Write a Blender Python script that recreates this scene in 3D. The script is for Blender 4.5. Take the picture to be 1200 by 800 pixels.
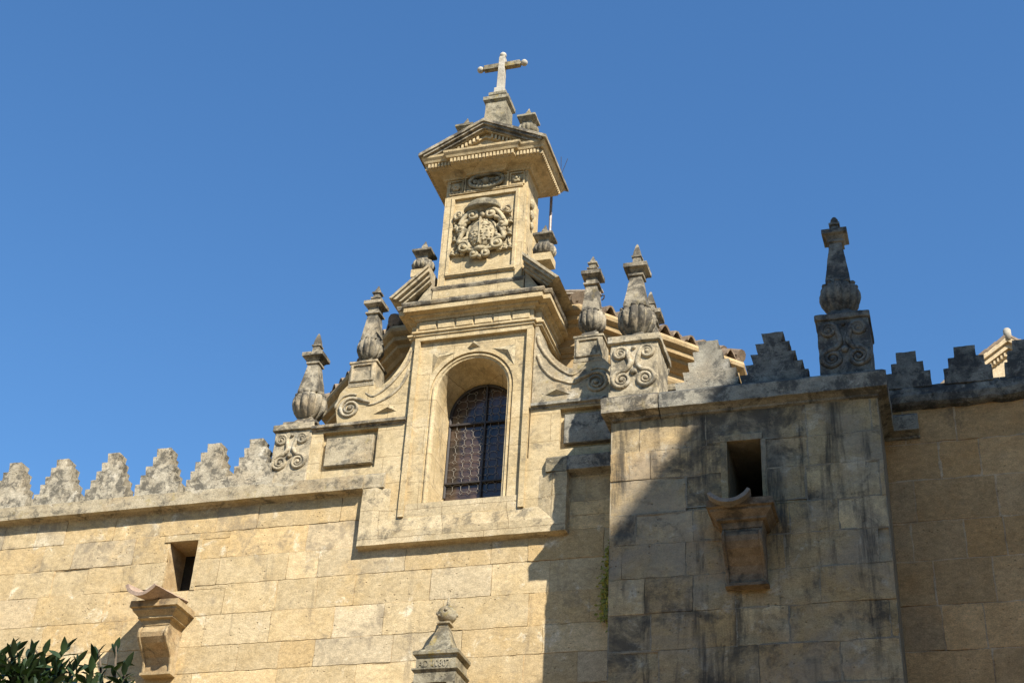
import bpy, bmesh, math, random
from mathutils import Vector, Matrix, noise
R = math.radians
PI = math.pi
for o in list(bpy.data.objects):
    bpy.data.objects.remove(o)
scene = bpy.context.scene
COL = scene.collection

# ------------------------------------------------------------------ camera
cam = bpy.data.cameras.new('camera')
cam_o = bpy.data.objects.new('camera', cam)
COL.objects.link(cam_o)
cam.sensor_width = 36.0
cam.lens = 51.6
cam.clip_end = 3000
fw = Vector((-0.26457752, 0.79926145, 0.53961085))
rt = Vector((0.95802055, 0.28191434, 0.05216247))
up = Vector((0.11043259, -0.5307593, 0.84029709))
m = Matrix((rt, up, -fw)).transposed().to_4x4()
m.translation = Vector((0, -17, 1.6))
cam_o.matrix_world = m
scene.camera = cam_o

# ------------------------------------------------------------------ light
SUN_TRAVEL = Vector((-0.9625, 1.0, -1.262)).normalized()
SUN_EL = math.asin(-SUN_TRAVEL.z)
SUN_AZ = math.atan2(-SUN_TRAVEL.x, -SUN_TRAVEL.y)      # clockwise from +Y
world = bpy.data.worlds.new('World')
scene.world = world
world.use_nodes = True
wn = world.node_tree.nodes
bg = wn['Background']
sky = wn.new('ShaderNodeTexSky')
sky.sky_type = 'NISHITA'
sky.sun_disc = False
sky.sun_elevation = SUN_EL
sky.sun_rotation = SUN_AZ
sky.air_density = 1.5
sky.dust_density = 0.15
sky.ozone_density = 10.0
hs_ = wn.new('ShaderNodeHueSaturation')
hs_.inputs['Saturation'].default_value = 1.07
world.node_tree.links.new(sky.outputs[0], hs_.inputs['Color'])
world.node_tree.links.new(hs_.outputs[0], bg.inputs[0])
bg.inputs[1].default_value = 0.089
sun = bpy.data.lights.new('sun', 'SUN')
sun.energy = 5.0
sun.angle = R(0.53)
sun.color = (1.0, 0.945, 0.85)
sun_o = bpy.data.objects.new('sun', sun)
COL.objects.link(sun_o)
sun_o.rotation_euler = SUN_TRAVEL.to_track_quat('-Z', 'Y').to_euler()
sun_o.location = (20, -20, 40)

scene.view_settings.view_transform = 'Standard'
scene.view_settings.look = 'None'
scene.view_settings.gamma = 1.0
scene.view_settings.use_curve_mapping = False
scene.view_settings.exposure = 0.92

# ------------------------------------------------------------------ materials
class NT:
    def __init__(s, name):
        s.mat = bpy.data.materials.new(name)
        s.mat.use_nodes = True
        s.t = s.mat.node_tree
        s.b = s.t.nodes['Principled BSDF']
        s.pos = s.t.nodes.new('ShaderNodeNewGeometry')
    def n(s, typ, **kw):
        nd = s.t.nodes.new(typ)
        for k, v in kw.items():
            setattr(nd, k, v)
        return nd
    def l(s, a, b):
        s.t.links.new(a, b)
    def set(s, sock, v):
        if hasattr(v, 'is_output') or isinstance(v, bpy.types.NodeSocket):
            s.l(v, sock)
        else:
            sock.default_value = v
    def scaled(s, sc):
        mp = s.n('ShaderNodeMapping')
        mp.inputs['Scale'].default_value = sc if hasattr(sc, '__len__') else (sc, sc, sc)
        s.l(s.pos.outputs['Position'], mp.inputs['Vector'])
        return mp.outputs[0]
    def noise(s, sc, detail=5, rough=0.6, off=0.0, dist=0.0):
        nd = s.n('ShaderNodeTexNoise')
        mp = s.n('ShaderNodeMapping')
        mp.inputs['Scale'].default_value = sc if hasattr(sc, '__len__') else (sc, sc, sc)
        mp.inputs['Location'].default_value = (off, off * 1.7, off * 0.6)
        s.l(s.pos.outputs['Position'], mp.inputs['Vector'])
        s.l(mp.outputs[0], nd.inputs['Vector'])
        nd.inputs['Scale'].default_value = 1.0
        nd.inputs['Detail'].default_value = detail
        nd.inputs['Roughness'].default_value = rough
        nd.inputs['Distortion'].default_value = dist
        return nd.outputs['Fac']
    def ramp(s, v, a, b, lo=0.0, hi=1.0):
        mr = s.n('ShaderNodeMapRange', interpolation_type='SMOOTHSTEP')
        s.l(v, mr.inputs['Value'])
        mr.inputs['From Min'].default_value = a
        mr.inputs['From Max'].default_value = b
        mr.inputs['To Min'].default_value = lo
        mr.inputs['To Max'].default_value = hi
        return mr.outputs[0]
    def math(s, op, a, b=0.0):
        nd = s.n('ShaderNodeMath', operation=op)
        s.set(nd.inputs[0], a)
        s.set(nd.inputs[1], b)
        return nd.outputs[0]
    def mix(s, fac, a, b, mode='MIX'):
        nd = s.n('ShaderNodeMix', data_type='RGBA', blend_type=mode)
        s.set(nd.inputs['Factor'], fac)
        def c(v):
            return (*v, 1.0) if isinstance(v, tuple) and len(v) == 3 else v
        s.set(nd.inputs['A'], c(a))
        s.set(nd.inputs['B'], c(b))
        return nd.outputs['Result']
    def gray(s, v):
        cb = s.n('ShaderNodeCombineColor')
        for i in range(3):
            s.l(v, cb.inputs[i])
        return cb.outputs[0]
    def attr(s, name):
        a = s.n('ShaderNodeAttribute', attribute_type='GEOMETRY', attribute_name=name)
        sp = s.n('ShaderNodeSeparateColor')
        s.l(a.outputs['Color'], sp.inputs[0])
        return sp.outputs

def stone(name, c1, c2, ochre=(0.45, 0.27, 0.09), ochre_amt=0.4, dark=(0.06, 0.055, 0.045), dark_t=(0.55, 0.7),
          dark_amt=0.5, dark_scale=2.2, streak=0.0, streak_t=(0.55, 0.75), pale=(0.6, 0.53, 0.4), pale_amt=0.3, tone=False, bump=1.0, pits=0.6,
          joints=False, top_dark=0.0, speck=0.0, lichen=0.0, zstain=None, off=0.0, grey=0.0):
    KS = 0.98
    c1, c2, ochre, pale = [tuple(v * KS for v in c) for c in (c1, c2, ochre, pale)]
    s = NT(name)
    nB = s.noise(3.1, 7, 0.65, off)
    nC = s.noise((11, 11, 19), 9, 0.74, off + 3)
    nD = s.noise((60, 60, 95), 5, 0.75, off + 5)
    col = s.mix(s.ramp(nB, 0.35, 0.65), c1, c2)
    if tone:
        t = s.attr('tone')
        col = s.mix(s.math('MULTIPLY', t[1], 0.6), col, tuple(v * w for v, w in zip(c1, (0.98, 0.84, 0.62))))
        col = s.mix(s.math('MULTIPLY', s.ramp(t[2], 0.62, 0.95), 0.45), col, tuple(v * w for v, w in zip(pale, (0.92, 0.9, 0.88))))
        col = s.mix(1.0, col, s.gray(s.ramp(t[0], 0, 1, 0.79, 1.13)), 'MULTIPLY')
    nO = s.noise(1.3, 5, 0.6, off + 11, 0.4)
    col = s.mix(s.math('MULTIPLY', s.ramp(nO, 0.5, 0.72), ochre_amt), col, ochre)
    nP = s.noise(2.4, 8, 0.72, off + 17, 0.6)
    pm = s.math('MULTIPLY', s.ramp(nP, 0.56, 0.68), pale_amt)
    col = s.mix(pm, col, pale)
    col = s.mix(1.0, col, s.gray(s.ramp(nC, 0.3, 0.7, 0.80, 1.16)), 'MULTIPLY')
    col = s.mix(1.0, col, s.gray(s.ramp(nD, 0.3, 0.7, 0.72, 1.24)), 'MULTIPLY')
    if grey:
        nG = s.noise(0.9, 6, 0.65, off + 23, 0.5)
        col = s.mix(s.math('MULTIPLY', s.ramp(nG, 0.42, 0.62), grey), col, (0.26, 0.245, 0.21))
    nE = s.noise(dark_scale, 10, 0.74, off + 29, 0.35)
    dm = nE
    sep = s.n('ShaderNodeSeparateXYZ')
    s.l(s.pos.outputs['True Normal'], sep.inputs[0])
    if top_dark:
        dm = s.math('ADD', dm, s.math('MULTIPLY', s.math('MAXIMUM', sep.outputs['Z'], 0.0), top_dark))
    if zstain:
        ps = s.n('ShaderNodeSeparateXYZ')
        s.l(s.pos.outputs['Position'], ps.inputs[0])
        dm = s.math('ADD', dm, s.ramp(ps.outputs['Z'], zstain[0], zstain[1], 0.0, zstain[2]))
    if tone:
        dm = s.math('ADD', dm, s.math('MULTIPLY', s.math('SUBTRACT', t[2], 0.5), 0.16 if grey else 0.05))
    dmask = s.math('MULTIPLY', s.ramp(dm, *dark_t), dark_amt)
    col = s.mix(dmask, col, dark)
    if streak:
        nS = s.noise((4.2, 4.2, 0.42), 8, 0.7, off + 37, 0.25)
        nS2 = s.noise(0.7, 3, 0.6, off + 41)
        sm = s.math('MULTIPLY', s.ramp(nS, *streak_t), s.ramp(nS2, 0.36, 0.54))
        col = s.mix(s.math('MULTIPLY', sm, streak), col, tuple(v * 0.8 for v in dark))
    if speck:
        nK = s.noise(34, 5, 0.8, off + 43)
        col = s.mix(s.math('MULTIPLY', s.ramp(nK, 0.56, 0.66), speck), col, (0.05, 0.047, 0.04))
        nK2 = s.noise(27, 5, 0.8, off + 47)
        col = s.mix(s.math('MULTIPLY', s.ramp(nK2, 0.6, 0.68), speck * 0.8), col, (0.55, 0.51, 0.42))
    if lichen:
        nL = s.noise(5.5, 8, 0.75, off + 53)
        col = s.mix(s.math('MULTIPLY', s.ramp(nL, 0.57, 0.64), lichen), col, (0.30, 0.22, 0.05))
    h = s.math('MULTIPLY', nC, 0.30)
    h = s.math('ADD', h, s.math('MULTIPLY', nD, 0.22))
    if pits:
        v = s.n('ShaderNodeTexVoronoi', feature='F1')
        v.inputs['Scale'].default_value = 1.0
        s.l(s.scaled((11, 11, 17)), v.inputs['Vector'])
        nQ = s.noise(2.6, 5, 0.7, off + 59)
        pit = s.math('MULTIPLY', s.ramp(v.outputs['Distance'], 0.07, 0.19, 1.0, 0.0), s.ramp(nQ, 0.48, 0.58))
        nR = s.noise((3.0, 3.0, 17.0), 7, 0.72, off + 67, 0.3)
        pit = s.math('MAXIMUM', pit, s.math('MULTIPLY', s.ramp(nR, 0.63, 0.70), s.math('MULTIPLY', s.ramp(nQ, 0.45, 0.6), 0.75)))
        h = s.math('SUBTRACT', h, s.math('MULTIPLY', pit, 0.45))
        col = s.mix(s.math('MULTIPLY', pit, pits), col, tuple(v_ * 0.3 for v_ in c2))
    if joints:
        cb = s.n('ShaderNodeCombineXYZ')
        ps2 = s.n('ShaderNodeSeparateXYZ')
        s.l(s.pos.outputs['Position'], ps2.inputs[0])
        wob = s.math('MULTIPLY', s.noise(6, 3, 0.6, off + 61), 0.03)
        s.l(s.math('ADD', s.math('ADD', ps2.outputs['X'], ps2.outputs['Y']), wob), cb.inputs[0])
        s.l(s.math('ADD', ps2.outputs['Z'], wob), cb.inputs[1])
        br = s.n('ShaderNodeTexBrick', offset=0.37)
        s.l(cb.outputs[0], br.inputs['Vector'])
        br.inputs['Scale'].default_value = 1.0
        br.inputs['Brick Width'].default_value = 0.93
        br.inputs['Row Height'].default_value = 0.437
        br.inputs['Mortar Size'].default_value = 0.0042
        br.inputs['Mortar Smooth'].default_value = 0.4
        br.inputs['Color1'].default_value = (1, 1, 1, 1)
        br.inputs['Color2'].default_value = (0.86, 0.84, 0.8, 1)
        br.inputs['Mortar'].default_value = (0.42, 0.36, 0.28, 1)
        col = s.mix(0.75, col, br.outputs['Color'], 'MULTIPLY')
        h = s.math('SUBTRACT', h, s.math('MULTIPLY', br.outputs['Fac'], 0.5))
    bp = s.n('ShaderNodeBump')
    bp.inputs['Strength'].default_value = min(1.0, 0.55 * bump)
    bp.inputs['Distance'].default_value = 0.022 * bump
    s.l(h, bp.inputs['Height'])
    s.l(bp.outputs[0], s.b.inputs['Normal'])
    s.l(col, s.b.inputs['Base Color'])
    s.b.inputs['Roughness'].default_value = 0.92
    s.b.inputs['Specular IOR Level'].default_value = 0.18
    return s.mat

M = {}
M['wall_sun'] = stone('sunny_ashlar', (0.61, 0.475, 0.275), (0.53, 0.40, 0.215), ochre=(0.56, 0.36, 0.13), ochre_amt=0.4,
                      dark=(0.17, 0.14, 0.10), dark_t=(0.54, 0.70), dark_amt=0.6, dark_scale=2.3, streak=0.55, streak_t=(0.56, 0.70), pale=(0.70, 0.61, 0.44),
                      pale_amt=0.75, tone=True, zstain=(9.4, 10.8, 0.09), bump=1.1, pits=0.85)
M['mortar_sun'] = stone('sunny_mortar', (0.50, 0.36, 0.19), (0.38, 0.265, 0.135), dark_amt=0.6, ochre_amt=0.3)
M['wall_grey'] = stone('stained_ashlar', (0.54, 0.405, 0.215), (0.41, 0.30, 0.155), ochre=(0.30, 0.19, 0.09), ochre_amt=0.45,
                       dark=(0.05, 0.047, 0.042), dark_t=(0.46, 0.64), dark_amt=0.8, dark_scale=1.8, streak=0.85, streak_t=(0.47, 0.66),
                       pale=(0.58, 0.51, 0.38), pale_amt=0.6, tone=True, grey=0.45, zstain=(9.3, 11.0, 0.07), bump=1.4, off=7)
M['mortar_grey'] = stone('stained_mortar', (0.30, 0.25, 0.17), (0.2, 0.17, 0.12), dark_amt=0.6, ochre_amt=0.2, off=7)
M['wall_tan'] = stone('tan_ashlar', (0.66, 0.405, 0.185), (0.56, 0.34, 0.15), ochre=(0.56, 0.30, 0.115), ochre_amt=0.5,
                      dark=(0.09, 0.07, 0.05), dark_t=(0.58, 0.74), dark_amt=0.6, dark_scale=1.6, streak=0.3, pale=(0.44, 0.32, 0.19),
                      pale_amt=0.15, tone=True, zstain=(10.3, 11.4, 0.10), bump=1.2, off=13)
M['mortar_tan'] = stone('tan_mortar', (0.60, 0.43, 0.26), (0.48, 0.33, 0.19), dark_amt=0.4, ochre_amt=0.2, off=13)
M['chapel'] = stone('cream_limestone', (0.56, 0.445, 0.265), (0.48, 0.37, 0.205), ochre=(0.52, 0.335, 0.13), ochre_amt=0.36,
                    dark=(0.13, 0.112, 0.083), dark_t=(0.53, 0.69), dark_amt=0.72, dark_scale=2.9, streak=0.5, streak_t=(0.54, 0.70), pale=(0.60, 0.53, 0.39), pale_amt=0.45,
                    joints=True, top_dark=0.2, bump=0.9, pits=0.6, speck=0.12, off=19)
M['carved'] = stone('carved_limestone', (0.47, 0.39, 0.25), (0.40, 0.33, 0.2), ochre_amt=0.25, dark=(0.075, 0.066, 0.05), dark_t=(0.50, 0.64),
                    dark_amt=0.75, dark_scale=7, pale_amt=0.4, bump=0.7, pits=0.2, top_dark=0.14, off=23)
M['ledge'] = stone('lichened_limestone', (0.43, 0.36, 0.24), (0.34, 0.275, 0.175), ochre_amt=0.25, dark=(0.08, 0.073, 0.057), dark_t=(0.49, 0.63),
                   dark_amt=0.75, dark_scale=4.4, pale=(0.56, 0.51, 0.41), pale_amt=0.6, top_dark=0.14, speck=0.35, lichen=0.35, bump=1.2, off=29)
M['weathered'] = stone('weathered_limestone', (0.39, 0.335, 0.24), (0.26, 0.222, 0.158), ochre_amt=0.2, dark=(0.055, 0.05, 0.042),
                       dark_t=(0.43, 0.58), dark_amt=0.85, dark_scale=4.2, pale=(0.52, 0.46, 0.35), pale_amt=0.45, top_dark=0.14, speck=0.6,
                       lichen=0.18, bump=1.5, off=31)
M['pale_weathered'] = stone('pale_weathered_limestone', (0.46, 0.385, 0.26), (0.37, 0.305, 0.2), ochre_amt=0.25, dark=(0.075, 0.068, 0.053), dark_t=(0.47, 0.60),
                            dark_amt=0.75, dark_scale=3.6, pale=(0.6, 0.55, 0.44), pale_amt=0.6, top_dark=0.16, speck=0.35, lichen=0.12, bump=1.2, off=97)
M['apron'] = stone('streaked_cream_limestone', (0.53, 0.43, 0.27), (0.44, 0.35, 0.21), ochre_amt=0.2, dark=(0.10, 0.088, 0.066), dark_t=(0.52, 0.66), dark_amt=0.7, dark_scale=4.2,
                   pale=(0.60, 0.53, 0.4), pale_amt=0.5, top_dark=0.16, speck=0.3, lichen=0.12, bump=1.1, joints=True, off=107)
M['merlon_pale'] = stone('pale_merlon_limestone', (0.47, 0.41, 0.30), (0.34, 0.29, 0.205), ochre_amt=0.15, dark=(0.07, 0.064, 0.052), dark_t=(0.46, 0.59),
                            dark_amt=0.8, dark_scale=5.5, pale=(0.64, 0.58, 0.46), pale_amt=0.7, top_dark=0.14, speck=0.5, lichen=0.08, bump=1.4, off=103)
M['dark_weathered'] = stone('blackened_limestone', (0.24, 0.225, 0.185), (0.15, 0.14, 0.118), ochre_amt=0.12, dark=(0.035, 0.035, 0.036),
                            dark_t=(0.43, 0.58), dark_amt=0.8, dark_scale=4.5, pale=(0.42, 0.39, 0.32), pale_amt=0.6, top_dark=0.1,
                            speck=0.5, bump=1.5, off=37)  # dark patina, with some of the shade put into its tone
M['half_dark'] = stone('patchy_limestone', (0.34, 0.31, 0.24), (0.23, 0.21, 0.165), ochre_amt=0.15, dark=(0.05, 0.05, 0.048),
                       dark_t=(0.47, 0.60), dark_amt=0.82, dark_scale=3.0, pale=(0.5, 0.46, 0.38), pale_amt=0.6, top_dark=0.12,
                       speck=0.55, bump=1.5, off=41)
M['drum'] = stone('ochre_limestone', (0.44, 0.32, 0.17), (0.36, 0.255, 0.13), ochre=(0.45, 0.25, 0.09), ochre_amt=0.55, dark=(0.14, 0.11, 0.08),
                  dark_t=(0.58, 0.75), dark_amt=0.6, dark_scale=2.5, pale_amt=0.2, bump=0.9, top_dark=0.2, off=43)
M['white_stone'] = stone('white_marble', (0.46, 0.42, 0.34), (0.36, 0.32, 0.25), ochre_amt=0.05, dark=(0.2, 0.18, 0.14), dark_t=(0.6, 0.75),
                         dark_amt=0.7, dark_scale=6, pale=(0.54, 0.50, 0.42), pale_amt=0.4, speck=0.45, pits=0.1, bump=0.4, off=47)
M['old_stone'] = stone('lichen_grey_stone', (0.34, 0.30, 0.21), (0.22, 0.19, 0.125), ochre_amt=0.3, dark=(0.07, 0.062, 0.045), dark_t=(0.48, 0.62),
                       dark_amt=0.8, dark_scale=6, pale=(0.5, 0.46, 0.36), pale_amt=0.5, speck=0.6, lichen=0.6, top_dark=0.12, bump=1.2, off=53)
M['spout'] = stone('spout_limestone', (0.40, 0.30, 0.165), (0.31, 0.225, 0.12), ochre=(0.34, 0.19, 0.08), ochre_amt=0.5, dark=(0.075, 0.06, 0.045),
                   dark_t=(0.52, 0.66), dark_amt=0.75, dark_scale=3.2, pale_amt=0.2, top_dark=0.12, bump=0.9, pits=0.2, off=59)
M['shaded_spout'] = stone('stained_shaded_spout_limestone', (0.24, 0.18, 0.115), (0.16, 0.118, 0.075), ochre=(0.2, 0.12, 0.06), ochre_amt=0.3, dark=(0.045, 0.038, 0.03),
                   dark_t=(0.50, 0.64), dark_amt=0.8, dark_scale=3.0, streak=0.8, pale_amt=0.15, top_dark=0.1, bump=0.9, pits=0.2, off=89)  # stain plus shade put into the colour of the buttress spout
M['grey_tile'] = stone('grey_tile', (0.26, 0.23, 0.19), (0.2, 0.175, 0.145), ochre_amt=0.1, dark_amt=0.6, dark_scale=5, pits=0.0, bump=0.5, off=91)
M['tile'] = stone('terracotta_tile', (0.235, 0.175, 0.12), (0.165, 0.118, 0.08), ochre=(0.34, 0.27, 0.17), ochre_amt=0.6, dark=(0.06, 0.05, 0.04),
                  dark_t=(0.52, 0.68), dark_amt=0.75, dark_scale=5, pale=(0.5, 0.40, 0.27), pale_amt=0.6, bump=0.8, speck=0.4, pits=0.0, off=61)
M['pink_tile'] = stone('pinkish_tile', (0.37, 0.27, 0.2), (0.28, 0.2, 0.145), ochre_amt=0.15, dark=(0.07, 0.06, 0.05), dark_t=(0.55, 0.7),
                       dark_amt=0.7, dark_scale=5, pale=(0.52, 0.43, 0.35), pale_amt=0.4, bump=0.5, speck=0.2, pits=0.0, off=67)
M['void'] = stone('opening_shade', (0.06, 0.05, 0.035), (0.04, 0.033, 0.024), dark_amt=0.7, ochre_amt=0.1, off=71)  # near-black colour stands in for the shade inside openings
M['ground'] = stone('courtyard_paving', (0.36, 0.27, 0.155), (0.29, 0.215, 0.12), ochre_amt=0.2, dark_amt=0.3, dark_scale=0.8, bump=1.0, off=73)
M['tower'] = stone('belfry_limestone', (0.42, 0.35, 0.22), (0.36, 0.29, 0.18), ochre_amt=0.3, dark_amt=0.3, dark_scale=0.8, joints=True, off=79)
M['far'] = stone('pale_far_limestone', (0.56, 0.45, 0.29), (0.48, 0.37, 0.22), ochre_amt=0.3, dark_amt=0.3, dark_scale=2, off=83)

def plain(name, col, rough=0.6, metal=0.0, spec=0.4, var=0.25, scale=20):
    s = NT(name)
    n = s.noise(scale, 5, 0.6)
    c = s.mix(s.ramp(n, 0.3, 0.7), tuple(v * (1 - var) for v in col), tuple(v * (1 + var) for v in col))
    s.l(c, s.b.inputs['Base Color'])
    s.b.inputs['Roughness'].default_value = rough
    s.b.inputs['Metallic'].default_value = metal
    s.b.inputs['Specular IOR Level'].default_value = spec
    return s.mat
M['iron'] = plain('dark_painted_iron', (0.035, 0.028, 0.024), 0.55)
M['lead'] = plain('lead_came', (0.21, 0.185, 0.15), 0.6)
M['pole'] = plain('rusty_galvanised_steel', (0.30, 0.25, 0.22), 0.55, 0.3)
M['wood'] = plain('weathered_board', (0.30, 0.25, 0.19), 0.9)
M['bark'] = plain('orange_tree_bark', (0.10, 0.075, 0.05), 0.95, scale=40)
M['creeper'] = plain('yellow_green_leaf', (0.26, 0.24, 0.03), 0.6, var=0.4, scale=30)
def glass():
    s = NT('old_window_glass')
    n = s.noise(2.5, 4, 0.6)
    c = s.mix(s.ramp(n, 0.35, 0.65), (0.022, 0.018, 0.016), (0.075, 0.048, 0.033))
    s.l(c, s.b.inputs['Base Color'])
    s.b.inputs['Roughness'].default_value = 0.12
    s.b.inputs['Specular IOR Level'].default_value = 0.55
    bp = s.n('ShaderNodeBump')
    bp.inputs['Strength'].default_value = 0.15
    bp.inputs['Distance'].default_value = 0.02
    s.l(s.noise(7, 3, 0.5, 3), bp.inputs['Height'])
    s.l(bp.outputs[0], s.b.inputs['Normal'])
    return s.mat
M['glass'] = glass()
def leafmat():
    s = NT('orange_leaf')
    n = s.noise(9, 3, 0.6)
    c = s.mix(s.ramp(n, 0.35, 0.65), (0.010, 0.022, 0.008), (0.026, 0.048, 0.013))
    s.l(c, s.b.inputs['Base Color'])
    s.b.inputs['Roughness'].default_value = 0.45
    s.b.inputs['Specular IOR Level'].default_value = 0.4
    tr = s.n('ShaderNodeBsdfTranslucent')
    tr.inputs['Color'].default_value = (0.05, 0.10, 0.012, 1)
    mx = s.n('ShaderNodeMixShader')
    mx.inputs[0].default_value = 0.12
    s.l(s.b.outputs[0], mx.inputs[1])
    s.l(tr.outputs[0], mx.inputs[2])
    s.l(mx.outputs[0], s.t.nodes['Material Output'].inputs['Surface'])
    return s.mat
M['leaf'] = leafmat()

# ------------------------------------------------------------------ mesh helpers
def H(u, v, w):            # horizontal sweep: path in plan, profile (out, z)
    return (u, v, w)
def V(u, v, w):            # sweep in the facade plane: path in (x, z), profile (out, y)
    return (u, w, v)

class MB:
    def __init__(s):
        s.bm = bmesh.new()
    def v(s, p):
        return s.bm.verts.new(p)
    def f(s, vs):
        try:
            return s.bm.faces.new(vs)
        except ValueError:
            return None
    def box(s, x0, x1, y0, y1, z0, z1):
        return s.hexa([(x0, y0, z0), (x1, y0, z0), (x1, y1, z0), (x0, y1, z0)], [(x0, y0, z1), (x1, y0, z1), (x1, y1, z1), (x0, y1, z1)])
    def hexa(s, lo, hi):
        a = [s.v(p) for p in lo]
        b = [s.v(p) for p in hi]
        n = len(a)
        s.f(a[::-1])
        s.f(b)
        for i in range(n):
            s.f([a[i], a[(i + 1) % n], b[(i + 1) % n], b[i]])
        return s
    def prism(s, poly, y0, y1):          # polygon in (x, z), counter-clockwise seen from the front (-y)
        a = [s.v((x, y0, z)) for x, z in poly]
        b = [s.v((x, y1, z)) for x, z in poly]
        s.f(a)
        s.f(b[::-1])
        n = len(a)
        for i in range(n):
            s.f([a[(i + 1) % n], a[i], b[i], b[(i + 1) % n]])
        return s
    def prism_x(s, poly, x0, x1):        # polygon in (y, z)
        a = [s.v((x0, y, z)) for y, z in poly]
        b = [s.v((x1, y, z)) for y, z in poly]
        s.f(a)
        s.f(b[::-1])
        n = len(a)
        for i in range(n):
            s.f([a[(i + 1) % n], a[i], b[i], b[(i + 1) % n]])
        return s
    def sweep(s, path, profile, fn=H, closed=False, cap=True, loop_profile=False):
        n = len(path)
        rings = []
        for i in range(n):
            def seg(j):
                a = Vector(path[j % n])
                b = Vector(path[(j + 1) % n])
                d = (b - a).normalized()
                return Vector((d.y, -d.x))
            if closed:
                n0, n1 = seg(i - 1), seg(i)
            else:
                n0 = seg(i - 1) if i > 0 else seg(0)
                n1 = seg(i) if i < n - 1 else seg(n - 2)
            b = n0 + n1
            b = b / max(0.2, (1 + n0.dot(n1)))
            p = Vector(path[i])
            rings.append([s.v(fn(*(p + b * d), w)) for d, w in profile])
        k = len(profile)
        for i in range(n if closed else n - 1):
            A, B = rings[i], rings[(i + 1) % n]
            for j in range(k if loop_profile else k - 1):
                s.f([A[j], B[j], B[(j + 1) % k], A[(j + 1) % k]])
        if cap and not closed:
            s.f(rings[0])
            s.f(rings[-1][::-1])
        return s
    def rings(s, rr, close=True):        # list of lists of points, joined
        R_ = [[s.v(p) for p in r] for r in rr]
        n = len(R_[0])
        for A, B in zip(R_, R_[1:]):
            for i in range(n):
                s.f([A[i], A[(i + 1) % n], B[(i + 1) % n], B[i]])
        if close:
            s.f(R_[0][::-1])
            s.f(R_[-1])
        return s
    def square(s, prof, cx=0, cy=0, aspect=1.0):
        return s.rings([[(cx - h, cy - h * aspect, z), (cx + h, cy - h * aspect, z), (cx + h, cy + h * aspect, z), (cx - h, cy + h * aspect, z)] for h, z in prof])
    def round(s, prof, n=24, cx=0, cy=0, lobes=0, amp=0.0):
        rr = []
        for r, z, *a in prof:
            ring = []
            la = a[0] if a else amp
            for i in range(n):
                t = 2 * PI * i / n
                q = r * (1 + 1.55 * la * (abs(math.cos(lobes * t / 2)) ** 0.8 - 0.62)) if lobes else r
                ring.append((cx + q * math.cos(t), cy + q * math.sin(t), z))
            rr.append(ring)
        return s.rings(rr)
    def ball(s, c, r, n=14, sq=(1, 1, 1), rot=None):
        bmesh.ops.create_uvsphere(s.bm, u_segments=n, v_segments=max(6, n // 2), radius=1.0,
                                  matrix=Matrix.Translation(c) @ (rot or Matrix.Identity(4)) @ Matrix.Diagonal((r * sq[0], r * sq[1], r * sq[2], 1)))
        return s
    def tube(s, pts, r, n=6, flat=1.0, radii=None):
        pts = [Vector(p) for p in pts]
        rr = []
        up_ = Vector((0, 1, 0))
        for i, p in enumerate(pts):
            d = (pts[min(i + 1, len(pts) - 1)] - pts[max(i - 1, 0)]).normalized()
            u = up_
            if abs(d.dot(u)) > 0.95:
                u = Vector((1, 0, 0))
            a = d.cross(u).normalized()
            b = a.cross(d).normalized()
            q = radii[i] if radii else r
            rr.append([tuple(p + a * math.cos(2 * PI * k / n) * q + b * math.sin(2 * PI * k / n) * q * flat) for k in range(n)])
        return s.rings(rr)
    def build(s, name, mat, parent=None, rough=None, smooth=False, bevel=0.0, mats=None):
        bm = s.bm
        bmesh.ops.remove_doubles(bm, verts=bm.verts, dist=0.0004)
        bmesh.ops.recalc_face_normals(bm, faces=bm.faces)
        if bevel:
            es = [e for e in bm.edges if len(e.link_faces) == 2 and e.calc_face_angle(0) > 0.5]
            bmesh.ops.bevel(bm, geom=es, offset=bevel, segments=1, affect='EDGES', clamp_overlap=True)
        if rough:
            amp, sc, ml = rough
            for _ in range(5):
                es = [e for e in bm.edges if e.calc_length() > ml]
                if not es or len(bm.verts) > 60000:
                    break
                bmesh.ops.subdivide_edges(bm, edges=es, cuts=1, use_grid_fill=True)
            bmesh.ops.triangulate(bm, faces=[f for f in bm.faces if len(f.verts) > 4])
            o0 = parent.location if parent else Vector((0, 0, 0))
            for v in bm.verts:
                q = (v.co + o0 * 0.37) * sc
                d = Vector((noise.noise(q), noise.noise(q + Vector((31, 7, 3))), noise.noise(q + Vector((5, 47, 11)))))
                q2 = q * 3.1
                d += 0.45 * Vector((noise.noise(q2), noise.noise(q2 + Vector((31, 7, 3))), noise.noise(q2 + Vector((5, 47, 11)))))
                v.co += d * amp
        me = bpy.data.meshes.new(name)
        bm.to_mesh(me)
        bm.free()
        for mm in (mats or [mat]):
            me.materials.append(mm)
        if smooth:
            me.polygons.foreach_set('use_smooth', [True] * len(me.polygons))
        o = bpy.data.objects.new(name, me)
        COL.objects.link(o)
        if parent:
            o.parent = parent
        return o
    def world(s, name, mat, parent, **kw):      # geometry given in world coordinates
        p = parent
        off = Vector((0, 0, 0))
        while p:
            off += p.location
            p = p.parent
        bmesh.ops.translate(s.bm, verts=s.bm.verts, vec=-off)
        return s.build(name, mat, parent, **kw)

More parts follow.
